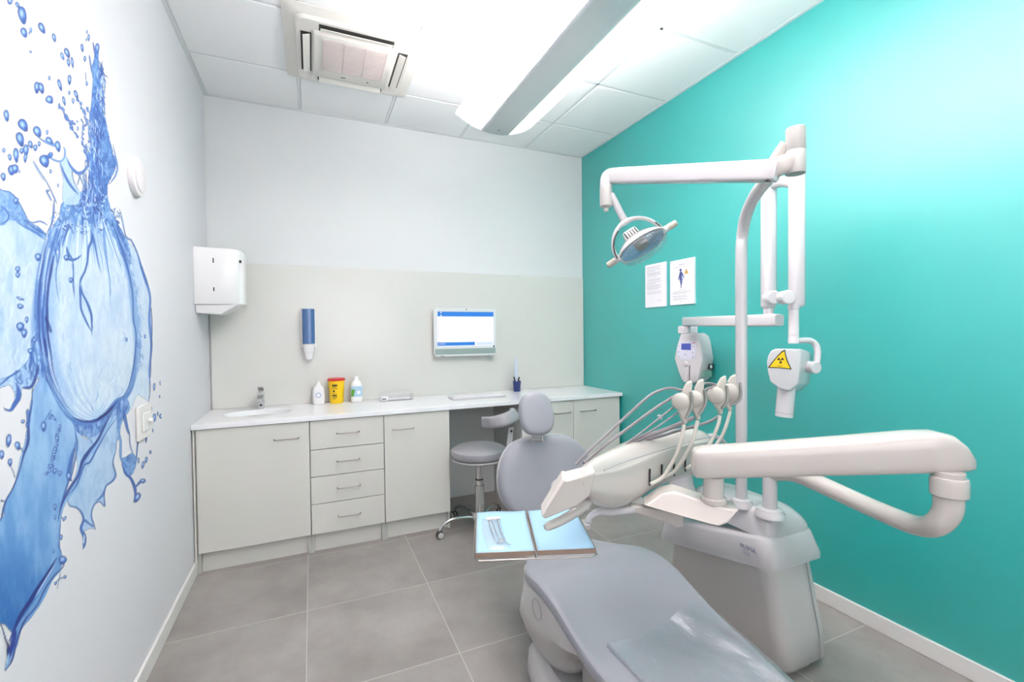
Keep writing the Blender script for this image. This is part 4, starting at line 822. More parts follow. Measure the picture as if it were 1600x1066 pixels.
# transparent protective film over the leg rest
FILM = glass('film_plastic', (192, 194, 202), .10, .28, .55)
for n_ in FILM.node_tree.nodes:
    if n_.type == 'BUMP': n_.inputs['Strength'].default_value = .8; n_.inputs['Distance'].default_value = .012
    if n_.type == 'TEX_NOISE': n_.inputs['Scale'].default_value = 7; n_.inputs['Detail'].default_value = 5
rows_ = []
for j in range(60):
    y = .47 + (1.115 - .47) * j / 59; xl, xr, z = seat_at(y); xa_, xb_ = xl + .085, xr - .004; row = []
    for i in range(50):
        x = xa_ + (xb_ - xa_) * i / 49
        y2 = y + (.055 * (i / 49) ** 2) * (j / 59)
        c_ = 1.0 + .10 * math.sin(3.2 * (1.15 - y)) ; wv = .0008 * math.sin(9 * x / .1 + 4 * math.sin(7 * y)) * math.sin(5 * y / .1 + 3 * x / .2) + .012 * math.exp(-((x - c_ - .07) / .035) ** 2) * (1 + .12 * math.sin(70 * y + 20 * x)) + .003 * max(0, math.sin(x * 22 - y * 5 + 1.2)) ** 3
        row.append(V((x, y2, ztop(x, y2) + .0035 + wv - (.010 if i == 49 else 0))))
    rows_.append(row)
fm = obj('protective_film', sheet(NB(), rows_), FILM, r, angle=180)
tag(fm, 'clear wrinkled plastic film over the leg rest')
bm = NB(); tube(bm, [V((seat_at(y)[0] + .085, y, ztop(seat_at(y)[0] + .085, y) + .005)) for y in (.48, .7, .9, 1.11)], .0035, n=8, ry=.010); obj('film_seam', bm, FILM, fm)
# backrest
lean = math.radians(14); up_ = V((0, math.sin(lean), math.cos(lean))); nf = V((-.12, -math.cos(lean), math.sin(lean))).normalized()
bx_ = V((1, -.12, 0)).normalized(); bc = V((1.018, 1.93, .715))
def bo(pts_, c, s=1, W_=1.0): return [c + bx_ * (x * s * W_) + up_ * (z * s) for x, z in pts_]
half = [(0, .168), (.08, .166), (.135, .150), (.18, .112), (.209, .058), (.226, 0), (.230, -.06), (.220, -.12), (.195, -.165), (.15, -.197), (.09, -.21), (0, -.214)]
ol = half + [(-x, z) for x, z in half[-2:0:-1]]
bs = obj('backrest', pillow(NB(), bo(ol, bc - nf * .045, 1, 1.07), nf, .085), VINYL, r, subsurf=2, angle=180)
obj('backrest_shell', pillow(NB(), bo(ol, bc - nf * .044, .97, 1.07), -nf, .05), PLASD, r, subsurf=1, angle=180)
hc = at(836, 647, 2.16) - nf * .01
hh = [(0, .104), (.035, .101), (.062, .083), (.078, .05), (.085, .01), (.084, -.035), (.072, -.075), (.045, -.098), (0, -.104)]
ol = hh + [(-x, z) for x, z in hh[-2:0:-1]]
hd = obj('headrest', pillow(NB(), bo(ol, hc), nf, .055), VINYL, r, subsurf=2, angle=180)
bm = NB(); p0 = at(833, 676, 2.18); p1 = at(847, 676, 2.18); q0 = at(832, 690, 2.17); q1 = at(848, 690, 2.17)
tube(bm, [p0, q0], .0055, n=8, smooth=False); tube(bm, [p1, q1], .0055, n=8, smooth=False); tube(bm, [q0 + V((0, 0, .006)), q1 + V((0, 0, .006))], .004, n=8, smooth=False)
obj('headrest_bracket', bm, STEEL, r)
obj('back_support', prism(NB(), [(.90, 1.86, .41), (.90, 2.0, .56), (.90, 2.03, .55), (.90, 1.90, .38)], (.12, 0, 0)), PLASD, r, bevel=.01)
# carriage cover and base
def rr_(cx, cy, hx, hy, z, n=40, p=3.2): return ring((cx, cy, z), V((1, 0, 0)), V((0, 1, 0)), hx, hy, n=n, p=p)
bm = NB(); loft(bm, [rr_(.93, 1.58, .10, .13, .125), rr_(.93, 1.57, .14, .165, .135), rr_(.925, 1.56, .16, .19, .18), rr_(.925, 1.55, .178, .205, .235), rr_(.925, 1.545, .184, .212, .24), rr_(.93, 1.50, .194, .235, .31), rr_(.935, 1.48, .200, .25, .315), rr_(.94, 1.46, .204, .26, .39), rr_(.945, 1.47, .205, .255, .425)])
cv = obj('lift_cover', bm, PLASD, r, angle=50)
c_ = on_x(843, 951, .742); 
bm = NB(); tube(bm, [c_ + V((-.012 - .00 * math.cos(a), .035 * math.cos(a), .035 * math.sin(a))) for a in [2 * PI * k / 24 for k in range(25)]], .0015, n=6, smooth=False); obj('round_badge', bm, PLASG, cv)
bm = NB(); loft(bm, [rr_(.97, 1.22, .215, .50, 0, p=5), rr_(.97, 1.22, .22, .505, .01, p=5), rr_(.97, 1.22, .215, .50, .075, p=5), rr_(.97, 1.22, .195, .475, .10, p=5), rr_(.97, 1.22, .165, .44, .105, p=5), rr_(.97, 1.22, .16, .435, .098, p=5)]); obj('base_plate', bm, PLASD, r, angle=50)
obj('lift_arm', prism(NB(), [(.86, 1.38, .10), (.86, .95, .27), (.86, .95, .33), (.86, 1.38, .28)], (.16, 0, 0)), PLASG, r, bevel=.012)
lathe(bm := NB(), V((.85, .98, .097)), [(.05, 0), (.052, .01), (.045, .03), (.02, .04), (.002, .042)]); obj('foot_joystick', bm, PLASW, r)
# foot control behind the chair base
k_ = on_z(821, 966, .03)
r = thing('foot_pedal', (k_.x + .12, k_.y + .05, 0), 'small grey foot control lever on the floor behind the chair base', 'foot control')
lathe(bm := NB(), (k_.x + .14, k_.y + .06, 0), [(.085, 0), (.09, .006), (.085, .03), (.05, .045), (.01, .048)]); obj('pedal_base', bm, PLASG, r)
tube(bm := NB(), [k_, (k_.x + .07, k_.y + .03, .04), (k_.x + .12, k_.y + .05, .045)], [.014, .009, .009], n=14); obj('pedal_lever', bm, STEEL, r)

# ================================================================== dental unit tower with pole and arm
r = thing('dental_unit', (1.74, 1.45, 0), 'white dental unit tower beside the patient chair, carrying the lamp pole and the swinging arm', 'dental unit')
def trap(xl, xr, yf, yb, z, rad=.05, zf=None):
    out = []; zf = zf or (lambda x, y: z)
    for (cx, cy, a0) in ((xr - rad, yb - rad, 0), (xl + rad, yb - rad, PI / 2), (xl + rad, yf + rad, PI), (xr - rad, yf + rad, 1.5 * PI)):
        for k in range(7):
            a = a0 + PI / 2 * k / 6; x, y = cx + rad * math.cos(a), cy + rad * math.sin(a); out.append(V((x, y, zf(x, y))))
    return out
def back_slope(y): return max(0, y - 1.19)
bm = NB(); loft(bm, [trap(1.655, 1.905, 1.185, 1.80, .035), trap(1.65, 1.915, 1.175, 1.80, .045), trap(1.63, 1.905, 1.175, 1.80, .16), trap(1.605, 1.87, 1.18, 1.75, .30), trap(1.57, 1.83, 1.19, 1.72, .47, zf=lambda x, y: .49 - .16 * back_slope(y))])
tw = obj('tower_body', bm, PLASD, r, angle=50)
obj('tower_foot', loft(NB(), [trap(1.69, 1.88, 1.21, 1.76, 0), trap(1.69, 1.88, 1.21, 1.76, .036)]), PLASG, r)
cyl(bm := NB(), (1.83, 1.176, .03), (1.83, 1.17, .03), .005)
bm = NB(); tube(bm, [(1.848, 1.17, .05), (1.838, 1.17, .16), (1.808, 1.176, .30), (1.775, 1.183, .475)], .0016, n=6); obj('seam', bm, GREYINK, tw)
lipz = lambda x, y: .475 - .235 * back_slope(y) ** 1.15 * (1 if x < 1.75 else .3)
topz = lambda x, y: .60 - .24 * back_slope(y)
bm = NB(); loft(bm, [trap(1.552, 1.835, 1.165, 1.74, 0, zf=lambda x, y: lipz(x, y) + .004), trap(1.532, 1.852, 1.15, 1.76, 0, zf=lipz), trap(1.530, 1.848, 1.148, 1.76, 0, zf=lambda x, y: lipz(x, y) + .02), trap(1.515, 1.80, 1.155, 1.72, 0, zf=lambda x, y: topz(x, y) - .014), trap(1.525, 1.79, 1.165, 1.71, 0, zf=topz), trap(1.56, 1.765, 1.19, 1.68, 0, zf=lambda x, y: topz(x, y) + .006)])
sh = obj('tower_shell', bm, PLASW, r, angle=50)
bm = NB(); loft(bm, [trap(1.53, 1.80, 1.16, 1.60, .592, .06), trap(1.53, 1.80, 1.16, 1.60, .612, .07), trap(1.535, 1.78, 1.165, 1.58, .64, .08), trap(1.54, 1.74, 1.18, 1.55, .672, .08), trap(1.56, 1.70, 1.20, 1.52, .688, .06)])
obj('top_cap', bm, PLASW, r, angle=60)
# lettering on the shell flank
LET = mat('embossed_letter_grey', (160, 163, 178), .5)
ey = (on_x(1180, 860, 1.53) - on_x(1180, 876, 1.53)).normalized(); ex = (on_x(1194, 870, 1.528) - on_x(1168, 862, 1.528)); ex = V((0, -1, 0)); ey = V((0, 0, 1))
q = on_x(1167, 866, 1.526)
ey = V((-.163, 0, .987)).normalized(); text('lettering', 'PUMA', LET, sh, V((1.5222, 1.272, .528)), V((.035, -1, 0)), ey, .027, .005); text('lettering', 'ELI', LET, sh, V((1.5262, 1.262, .504)), V((.035, -1, 0)), ey, .024, .005)
# mounting collars, pole, lower arm
PB, CB = at(1158.5, 786, 1.82), at(1203, 796, 1.72)
for c, rr__ in ((PB, .028), (CB, .033)): lathe(bm := NB(), (c.x, c.y, .675), [(rr__ * 1.6, 0), (rr__ * 1.55, .012), (rr__ * 1.35, .02), (rr__ * 1.3, .028), (rr__ * .9, .032)]); obj('collar', bm, PLASW, r)
pl = [V((PB.x, PB.y, .69)), V((PB.x, PB.y, 1.2)), V((PB.x, PB.y, 1.62)), at(1159.5, 372, 1.82), at(1166, 336, 1.78), at(1181, 304, 1.69), at(1203, 276, 1.60), at(1230, 240, 1.52)]
tube(bm := NB(), pl, [.0215, .0215, .0215, .0215, .022, .0225, .0235, .024], n=24, m=10); obj('light_pole', bm, PLASW, r)
top = at(1203, 738, 1.72)
lathe(bm := NB(), (CB.x, CB.y, .69), [(.025, 0), (.025, top.z - .69), (.022, top.z - .68)]); obj('arm_column', bm, PLASW, r)
arm = [V((CB.x, CB.y, top.z - .005)), at(1240, 741, 1.66), at(1282, 757, 1.56), at(1345, 786, 1.42), at(1403, 811, 1.27), at(1436, 822, 1.19), at(1462, 820, 1.13), at(1480, 800, 1.11), at(1482, 775, 1.11), at(1482, 752, 1.105)]
rad_ = [.026, .028, .029, .0275, .0265, .026, .027, .029, .030, .030]
tube(bm := NB(), arm, rad_, n=28, m=10); obj('lower_arm', bm, PLASC, r)
a_, b_ = at(1483, 776, 1.108), at(1483, 748, 1.108)
lathe(bm := NB(), a_, [(.033, 0), (.0365, .004), (.037, .035), (.0355, .046), (.028, .048)], axis=b_ - a_); obj('elbow_collar', bm, PLASC, r)
c_ = at(1483, 752, 1.108); lathe(bm := NB(), V((c_.x, c_.y, c_.z - .012)), [(.030, 0), (.030, .035)]); obj('elbow_pin', bm, PLASC, r)
# cuspidor behind the arm
cu = V((1.50, 1.56, .60)); bm = NB()
lathe(bm, cu, [(.07, 0), (.07, .04), (.05, .10), (.045, .16), (.10, .235), (.125, .27), (.118, .272), (.09, .235), (.02, .20)], n=40, caps=False)
cp = obj('cuspidor', bm, PLASW, r)
q = on_y(1120, 700, 1.50)
bm = NB(); tube(bm, [at(1150, 740, 1.95), at(1143, 712, 1.92), at(1132, 692, 1.9), at(1118, 682, 1.88), at(1108, 681, 1.86)], .009, n=12); tube(bm, [at(1136, 740, 1.93), at(1131, 712, 1.9), at(1122, 700, 1.88), at(1114, 702, 1.87)], .006, n=10)
obj('water_spout', bm, PLASW, cp)

# ================================================================== upper arm + instrument console
r = thing('instrument_console', at(1010, 760, 1.35), 'cream instrument console hanging on its white spring arm over the patient chair', 'instrument console')
# spring arm: tapered rounded bar
secs = []
def sec(u, vt, vb, d, wd):
    a, b = at(u, vt, d), at(u, vb, d); c = (a + b) / 2; h = (a - b).length / 2
    return c, h, wd
S_ = [(1086, 712, 748, 1.235, .026), (1090, 707, 751.5, 1.23, .034), (1105, 704, 752.5, 1.222, .040), (1180, 699.5, 750.5, 1.203, .042), (1300, 691, 747.5, 1.165, .044), (1400, 683, 745.5, 1.13, .046), (1440, 680, 744.5, 1.117, .046), (1475, 679, 743.5, 1.105, .044), (1500, 684, 743, 1.097, .040), (1520, 699, 742, 1.09, .034), (1534, 718, 740, 1.085, .026), (1539, 730, 738, 1.083, .012)]
ad = (at(1500, 712, 1.097) - at(1105, 728, 1.222)); ad.z = 0; ad.normalize(); aw = V((-ad.y, ad.x, 0))
rings = []
for s in S_:
    c, h, wd = sec(*s); ctr = c + aw * .042
    rings.append([ctr + aw * (wd * x) + V((0, 0, 1)) * (h * z) for x, z in [(math.copysign(abs(math.cos(t)) ** .45, math.cos(t)), math.copysign(abs(math.sin(t)) ** (.45 if math.sin(t) < 0 else .6), math.sin(t))) for t in [2 * PI * k / 36 for k in range(36)]]])
obj('spring_arm', loft(NB(), rings), PLASC, r, angle=50)
pt = at(1115, 760, 1.25) + aw * .0
lathe(bm := NB(), at(1115, 784, 1.255), [(.034, 0), (.034, .012), (.0265, .014), (.0265, .07)], n=32); obj('swivel_post', bm, PLASC, r)
# console body
secs = [(912, 738, 768), (918, 733, 772), (927, 727, 779), (945, 716, 797), (965, 707.5, 803), (990, 697, 799), (1012, 689, 786), (1040, 679, 768), (1070, 671, 757), (1095, 667, 748), (1115, 670, 742), (1128, 677, 735), (1134, 685, 726)]
rings = []; e1 = at(1120, 705, 1.64) - at(920, 755, 1.15); e1.z = 0; e1.normalize(); e2 = V((-e1.y, e1.x, 0))
def cd(u): return 1.15 + (u - 925) / 200 * .50
for i, (u, vt, vb) in enumerate(secs):
    d = cd(u); a, b = at(u, vt, d), at(u, vb, d); H_ = a.z - b.z; W_ = [.02, .04, .055, .085, .11, .13, .15, .16, .16, .16, .15, .11, .05][i]
    off = e2 * (.0 if i < 9 else (.16 - W_) / 2); pts = []
    shape = [(.02, .18), (0, .35), (0, .55), (0.01, .68), (.02, .705), (.05, .715), (.14, .86), (.28, .95), (.45, .93), (.7, .84), (.9, .74), (1.0, .62), (1.0, .45), (.95, .3), (.8, .12), (.6, .02), (.35, 0), (.15, .04)]
    for x, z in shape: pts.append(V((a.x, a.y, b.z)) + off + e2 * (x * W_) + V((0, 0, z * H_)))
    rings.append(pts)
obj('console_body', loft(NB(), rings), PLASC, r, subsurf=2, angle=180)
# seam of the lid
bm = NB(); tube(bm, [at(u, v, cd(u) - .004) for u, v in ((944, 735), (970, 724), (1010, 711), (1050, 699), (1090, 687), (1125, 681))], .0014, n=6); obj('lid_seam', bm, GREYINK, r)
# keypad slab at the near end
f_ = [at(845, 806, 1.07), at(851, 813, 1.07), at(899, 793, 1.115), at(922, 777, 1.135), at(931, 738, 1.14), at(885, 750, 1.10), at(880, 748, 1.10)]
kp = obj('keypad_housing', prism(NB(), f_, (CF * .036 + CU * .012)), PLASC, r, bevel=.005)
lathe(bm := NB(), at(876, 763, 1.16), [(.024, 0), (.024, .012), (.016, .02), (.002, .026)], axis=-CR * .6 + CU * .5 + CF * .5); obj('dial', bm, PLASW, kp)
# handle
tube(bm := NB(), [at(918, 786, 1.20), at(905, 797, 1.16), at(880, 812, 1.13), at(858, 822, 1.105), at(851, 824.5, 1.10)], [.012, .0125, .0115, .0105, .006], n=18); obj('handle', bm, PLASC, r)
tube(bm := NB(), [at(914, 790, 1.185), at(898, 799, 1.155)], .0148, n=20, smooth=False); obj('handle_collar', bm, PLASC, r)
# bracket below the console
fr = [at(1012, 787, 1.31), at(1034, 772, 1.31), at(1054, 768, 1.30), at(1105, 785, 1.24), at(1135, 795, 1.21), at(1156, 797, 1.20), at(1138, 818, 1.195), at(1125, 823, 1.195), at(1112, 820, 1.20), at(1005, 790, 1.31)]
obj('swivel_bracket', prism(NB(), fr, aw * .07 + V((0, 0, .0))), PLASC, r, bevel=.008, seg=4)
# slots + whips
for u, va, vb in ((1015.5, 733, 759), (1034.4, 726, 750), (1053.5, 722, 744), (1071, 717, 737), (1086, 706, 718)):
    a, b = at(u, va, cd(u) - .006), at(u, vb, cd(u) - .006); tube(bm := NB(), [a, (a + b) / 2 + at(u - .8, (va + vb) / 2, cd(u) - .006) * .5 - at(u, (va + vb) / 2, cd(u) - .006) * .5, b], .0028, n=8); obj('slot', bm, INK, r)
W = [
 ([(1016.5, 757), (1034, 747), (1046, 731), (1057.7, 709), (1065, 686), (1069, 664)], 1.37, 1.42, (1063.3, 627.3), (1081.6, 594.4), (1071, 664)),
 ([(1036.6, 748), (1052.6, 738), (1066, 721), (1079.7, 695.5), (1086, 675), (1090, 658)], 1.42, 1.47, (1084.6, 623.7), (1100, 592), (1092, 657)),
 ([(1072, 733), (1084.7, 724), (1098, 708), (1111.8, 689), (1121.9, 665), (1125, 650)], 1.50, 1.55, (1118.8, 617.6), (1135, 587), (1127.3, 648)),
 ([(1090, 722), (1101, 712), (1113.4, 702), (1127, 683.6), (1135.4, 663), (1141, 643)], 1.56, 1.60, (1139.5, 612.7), (1150.5, 585), (1142, 643))]
for wpts, d0, d1, dc, tip, bot in W:
    n_ = len(wpts); wh = obj('whip', tube(NB(), [at(u, v, d0 + (d1 - d0) * i / (n_ - 1) - .012) for i, (u, v) in enumerate(wpts)], .0058, n=12), WHIP, r)
    k = .92
    ctr = at(*dc, d1); R0 = 13.2 * d1 / F_PX
    nd = (-CF * .86 - CR * .5).normalized()
    # fin: a curved plate from the tip through the disc down to the whip
    sc_ = 1.0
    L_ = [(tip[0], tip[1]), (tip[0] - 7, tip[1] + 4), (tip[0] - 12, tip[1] + 13), (dc[0] + 2, dc[1] - 12), (dc[0] - 3, dc[1] + 2), (dc[0] - 3, dc[1] + 14), (bot[0] - 5, bot[1] - 8), (bot[0] - 1, bot[1] + 1)]
    R_ = [(bot[0] + 3, bot[1] - 2), (bot[0] + 3, bot[1] - 10), (dc[0] + 16, dc[1] + 16), (dc[0] + 19, dc[1] + 2), (dc[0] + 18, dc[1] - 10), (tip[0] + 0, tip[1] + 16), (tip[0] + 1, tip[1] + 7)]
    bm = prism(NB(), [at(u, v, d1 - .002) for u, v in L_ + R_], CF * .016)
    hd_ = obj('whip_head', bm, WHIP, wh, bevel=.0035)
    lathe(bm := NB(), ctr + nd * -.004, [(R0, 0), (R0 * 1.02, .006), (R0 * .98, .012), (R0 * .8, .017), (R0 * .4, .020), (.001, .021)], axis=nd); obj('disc', bm, WHIP, hd_)
    bm = NB(); tube(bm, [at(u, v, d1 - .006) for u, v in ((dc[0] + 16.5, dc[1] - 15), (dc[0] + 18.5, dc[1]), (dc[0] + 15.5, dc[1] + 13), (bot[0] + 0, bot[1] - 9))], .0045, n=10); obj('rubber_insert', bm, mat('rubber_grey', (142, 146, 140), .5) if 'rubber_grey' not in bpy.data.materials else bpy.data.materials['rubber_grey'], hd_)
HS = [
 ([(1066, 610), (1048, 606.6), (1032, 610), (1014.5, 619), (986, 644), (952.6, 675), (924.4, 700.7), (900, 726)], .0042, 1.43, 1.33),
 ([(1052, 620), (1040, 628), (1023, 638.8), (980.7, 669.8), (947, 695), (921.6, 716), (912, 724)], .0046, 1.45, 1.33),
 ([(1054, 635), (1031, 653), (1003, 675), (972, 698), (955, 710)], .0028, 1.44, 1.36),
 ([(1060, 644), (1023, 669.8), (986, 689.5), (962, 704), (950, 712)], .0026, 1.44, 1.36),
 ([(1083, 653), (1062, 662.7), (1037, 672.6), (1009, 682), (975, 698), (950, 712)], .0072, 1.48, 1.38),
 ([(1124, 650), (1110, 658), (1093, 664), (1059.5, 673), (1037, 680), (1000, 690), (972, 703)], .0050, 1.57, 1.40),
 ([(1120, 602), (1110, 599.5), (1099, 600), (1088, 606)], .0042, 1.57, 1.50), ([(1118, 603), (1106, 607), (1096, 615), (1088, 622)], .0042, 1.56, 1.50)]
for pts, rr0, d0, d1 in HS:
    n_ = len(pts); obj('hose', tube(NB(), [at(u, v, d0 + (d1 - d0) * i / (n_ - 1)) for i, (u, v) in enumerate(pts)], rr0, n=12), HOSE, r)
tube(bm := NB(), [at(1029, 649, 1.43), at(1033, 655, 1.43)], .005, n=10, smooth=False); obj('hose_clip', bm, PLASW, r)
# tray arm
bm = NB(); prism(bm, [at(1068, 803, 1.36), at(1068, 824, 1.36), at(1058, 826, 1.36), at(1046, 818, 1.36), at(985, 800, 1.34), at(985, 790, 1.34)], aw * .03); obj('tray_arm', bm, PLASC, r, bevel=.004)
tube(bm := NB(), [at(990, 796, 1.35), at(955, 800, 1.33), at(936, 800, 1.32), at(922, 808, 1.31), at(920, 818, 1.30)], [.012, .012, .011, .009, .008], n=12); obj('tray_link', bm, PLASW, r)

# instrument tray frame, two steel trays, blue papers, pouch
TZ2 = .80
bl, br, tl = on_z(740, 870, TZ2), on_z(934, 862, TZ2), on_z(742, 804, TZ2)
tx = (br - bl); tx.z = 0; TWd = tx.length; tx.normalize(); ty = V((-tx.y, tx.x, 0)); TDp = (tl - bl).dot(ty)
def TP(x, y, z): return bl + tx * x + ty * y + V((0, 0, z))
r = thing('tray_holder', TP(TWd / 2, TDp / 2, -.02), 'steel wire frame carrying the two instrument trays in front of the console', 'tray holder')
bm = NB(); loop = [TP(*q) for q in ((.012, 0, -.012), (TWd - .012, 0, -.012), (TWd, .012, -.012), (TWd, TDp - .012, -.012), (TWd - .012, TDp, -.012), (.012, TDp, -.012), (0, TDp - .012, -.012), (0, .012, -.012), (.012, 0, -.012))]
tube(bm, loop, .0024, n=10, smooth=False); tube(bm, [TP(TWd / 2, 0, -.014), TP(TWd / 2, TDp, -.014)], .0024, n=8, smooth=False); obj('wire_frame', bm, STEEL, r)
obj('clip', prism(NB(), [TP(TWd + .002, TDp * .62, -.018), TP(TWd + .022, TDp * .62, -.018), TP(TWd + .022, TDp * .78, -.018), TP(TWd + .002, TDp * .78, -.018)], (0, 0, .016)), PLASW, r, bevel=.003)
TSTEEL = mat('tray_steel', (208, 186, 172), .22, 1)
def steel_tray(xa, xb, side):
    t = thing('instrument_tray', TP((xa + xb) / 2, TDp / 2, -.012), side + ' shallow steel instrument tray lined with blue paper', 'tray', 'steel trays in the wire frame')
    def q(i, z): return [TP(xa + i, .005 + i, z), TP(xb - i, .005 + i, z), TP(xb - i, TDp - .005 - i, z), TP(xa + i, TDp - .005 - i, z)]
    obj('tray_pan', loft(NB(), [q(.003, -.009), q(.0, -.007), q(-.0005, .006), q(.002, .006), q(.0035, -.0065)], cap1=True), TSTEEL, t, smooth=False)
    rows_ = []
    for j in range(14):
        row = []
        for i in range(16):
            x = xa + .0015 + (xb - xa - .003) * i / 15; y = .0065 + (TDp - .013) * j / 13
            bend = .010 * max(0, (j - 11) / 2) ** 1.0 if j > 11 else 0
            row.append(TP(x, y, .0045 + .0012 * math.sin(i * .5 + j * .4) + (.004 if j == 13 else 0)))
        rows_.append(row)
    obj('paper_liner', sheet(NB(), rows_), BLUEP, t, angle=60, solid=.0006)
steel_tray(.004, TWd / 2 - .003, 'left-hand'); steel_tray(TWd / 2 + .003, TWd - .004, 'right-hand')
POUCH = glass('pouch_film', (225, 235, 245), .08, .2, .5)
r = thing('instrument_pouch', TP(.055, TDp / 2, .006), 'crumpled clear sachet holding steel dental instruments on the left tray', 'pouch')
rows_ = []
for j in range(22):
    row = []
    for i in range(12):
        x = .020 + .058 * i / 11 + .030 * (1 - j / 21) ** 2 * .6; y = .016 + (TDp - .075) * j / 21
        e = math.sin(PI * i / 11) * math.sin(PI * j / 21)
        row.append(TP(x, y, .0075 + .009 * e ** .5 + .002 * math.sin(3.1 * i + 1.7 * j) + .0012 * math.sin(1.3 * i * j)))
    rows_.append(row)
obj('film', sheet(NB(), rows_), POUCH, r, angle=180)
def tool(label, cat, pts, rr1, name):
    t = thing(name, TP(*pts[0]), label, cat); tube(bm := NB(), [TP(*q) for q in pts], rr1, n=8); obj('shaft', bm, STEEL, t); return t
t = tool('thin steel mouth mirror inside the clear sachet', 'dental mirror', [(.05, .21, .009), (.062, .12, .009), (.07, .07, .0095)], [.002, .0014, .001], 'mouth_mirror')
c_ = TP(.072, .062, .0095); cyl(bm := NB(), c_, c_ + V((0, 0, .0018)), .010, n=24); obj('mirror_disc', bm, CHROME, t)
t = tool('steel hooked probe inside the clear sachet', 'dental probe', [(.068, .21, .009), (.074, .12, .0095), (.088, .05, .010), (.10, .035, .011)], [.002, .0016, .0008, .0005], 'dental_probe')
t = tool('steel tweezers inside the clear sachet', 'tweezers', [(.042, .19, .010), (.05, .12, .0105), (.06, .05, .009)], [.0022, .002, .0008], 'tweezers')
obj('cotton_roll', tube(NB(), [TP(.035, .213, .0095), TP(.075, .213, .0095)], .0045, n=10, smooth=False), PAPER, r)

# ================================================================== operating light on the pole
jt, jb = at(1241, 202, 1.5), at(1243, 272, 1.5); jv = V((0, 0, 1))
r = thing('operating_light', V((jb.x, jb.y, jb.z)), 'white swing-arm dental operating light with a clear visor, held by the pole', 'operating light')
h = jt.z - jb.z
lathe(bm := NB(), jb, [(.020, .001), (.0285, 0), (.0295, .002), (.0295, h * .5), (.029, h * .505), (.0295, h * .51), (.029, h), (.026, h + .003)], n=40); obj('joint', bm, PLASG, r)
cyl(bm := NB(), jb + V((0, 0, -.0015)), jb + V((0, 0, .001)), .025, n=32, e=.02); obj('joint_cap', bm, mat('grey_green_cap', (140, 152, 146), .5), r)
a_, b_ = at(1212, 267, 1.505), at(956, 275.5, 2.05); d_ = (b_ - a_).normalized()
tube(bm := NB(), [at(1240, 250, 1.5), at(1222, 258, 1.502), a_ + d_ * .02], [.028, .031, .031], ry=[.024, .026, .024], n=24, p=3, up=(0, 1, 0)); obj('neck', bm, PLASC, r)
tube(bm := NB(), [at(1199, 272, 1.575), at(1213, 250, 1.55), at(1231, 226, 1.515)], [.022, .023, .026], n=20); obj('pole_socket', bm, PLASC, r)
# tapered arm bar of constant height
side = V((-d_.y, d_.x, 0)).normalized(); up2 = d_.cross(side) * -1; up2 = up2 if up2.z > 0 else -up2
def bar(t, hh, ww, p=.35): c = a_ + (b_ - a_) * t; return [c + side * (ww * math.copysign(abs(math.cos(q)) ** p, math.cos(q))) + up2 * (hh * math.copysign(abs(math.sin(q)) ** p, math.sin(q))) for q in [2 * PI * k / 32 for k in range(32)]]
ab = obj('spring_arm', loft(NB(), [bar(-.012, .031, .02), bar(0, .035, .026), bar(.1, .035, .027), bar(.9, .034, .026), bar(.985, .033, .025), bar(1.0, .028, .02)]), PLASW, r, angle=40)
q_ = at(1200, 281.5, 1.49); obj('black_stop', prism(NB(), [at(1195, 281.5, 1.49), at(1200, 279.5, 1.49), at(1205.5, 284, 1.49), at(1198, 283.8, 1.49)], CF * .006), INK, ab, smooth=False)
obj('cover_plate', prism(NB(), [at(975, 264.5, 2.00), at(1000, 263.3, 1.93), at(997, 269, 1.94), at(980, 269.8, 1.985)], CF * .012), PLASG, ab, smooth=False)
et = at(947, 277, 2.06); zt = on = et.z
tube(bm := NB(), [at(962, 274, 2.045), at(953, 274.5, 2.055), at(948, 281, 2.06), at(947, 296, 2.06)], [.030, .030, .0285, .0275], n=24); obj('elbow', bm, PLASW, r)
c_ = at(947, 323, 2.06); lathe(bm := NB(), c_, [(.008, -.022), (.011, -.02), (.011, -.008), (.02, -.002), (.0265, .002), (.0275, .012), (.0278, .082)], n=32); obj('swivel', bm, PLASG, r)
# yoke
tube(bm := NB(), [at(955, 303, 2.05), at(962, 318, 2.05), at(970, 334, 2.05), at(977, 347, 2.05)], [.013, .016, .016, .017], n=16); obj('yoke_stem', bm, PLASW, r)
yk_pts = [(967, 406), (960.5, 396), (957.5, 382), (960, 367), (967, 355), (977, 347), (989, 342), (1003, 341), (1017, 345), (1029, 353), (1038, 363)]
tube(bm := NB(), [at(u, v, 2.06 - .03 * math.sin(PI * i / 10)) for i, (u, v) in enumerate(yk_pts)], [.009, .008, .0075, .008, .009, .014, .010, .009, .009, .009, .010], n=12); yk_ = obj('yoke', bm, PLASW, r)
tube(bm := NB(), [at(u, v, 2.045 - .03 * math.sin(PI * i / 10)) for i, (u, v) in list(enumerate([(965, 404), (960.5, 394), (959, 382), (961, 371), (966, 361)]))], .0028, n=8); obj('yoke_groove', bm, GAP, yk_)
tube(bm := NB(), [at(1024, 347, 2.02), at(1030, 352, 2.02), at(1036, 360, 2.03)], .0030, n=8); obj('yoke_groove', bm, GAP, yk_)
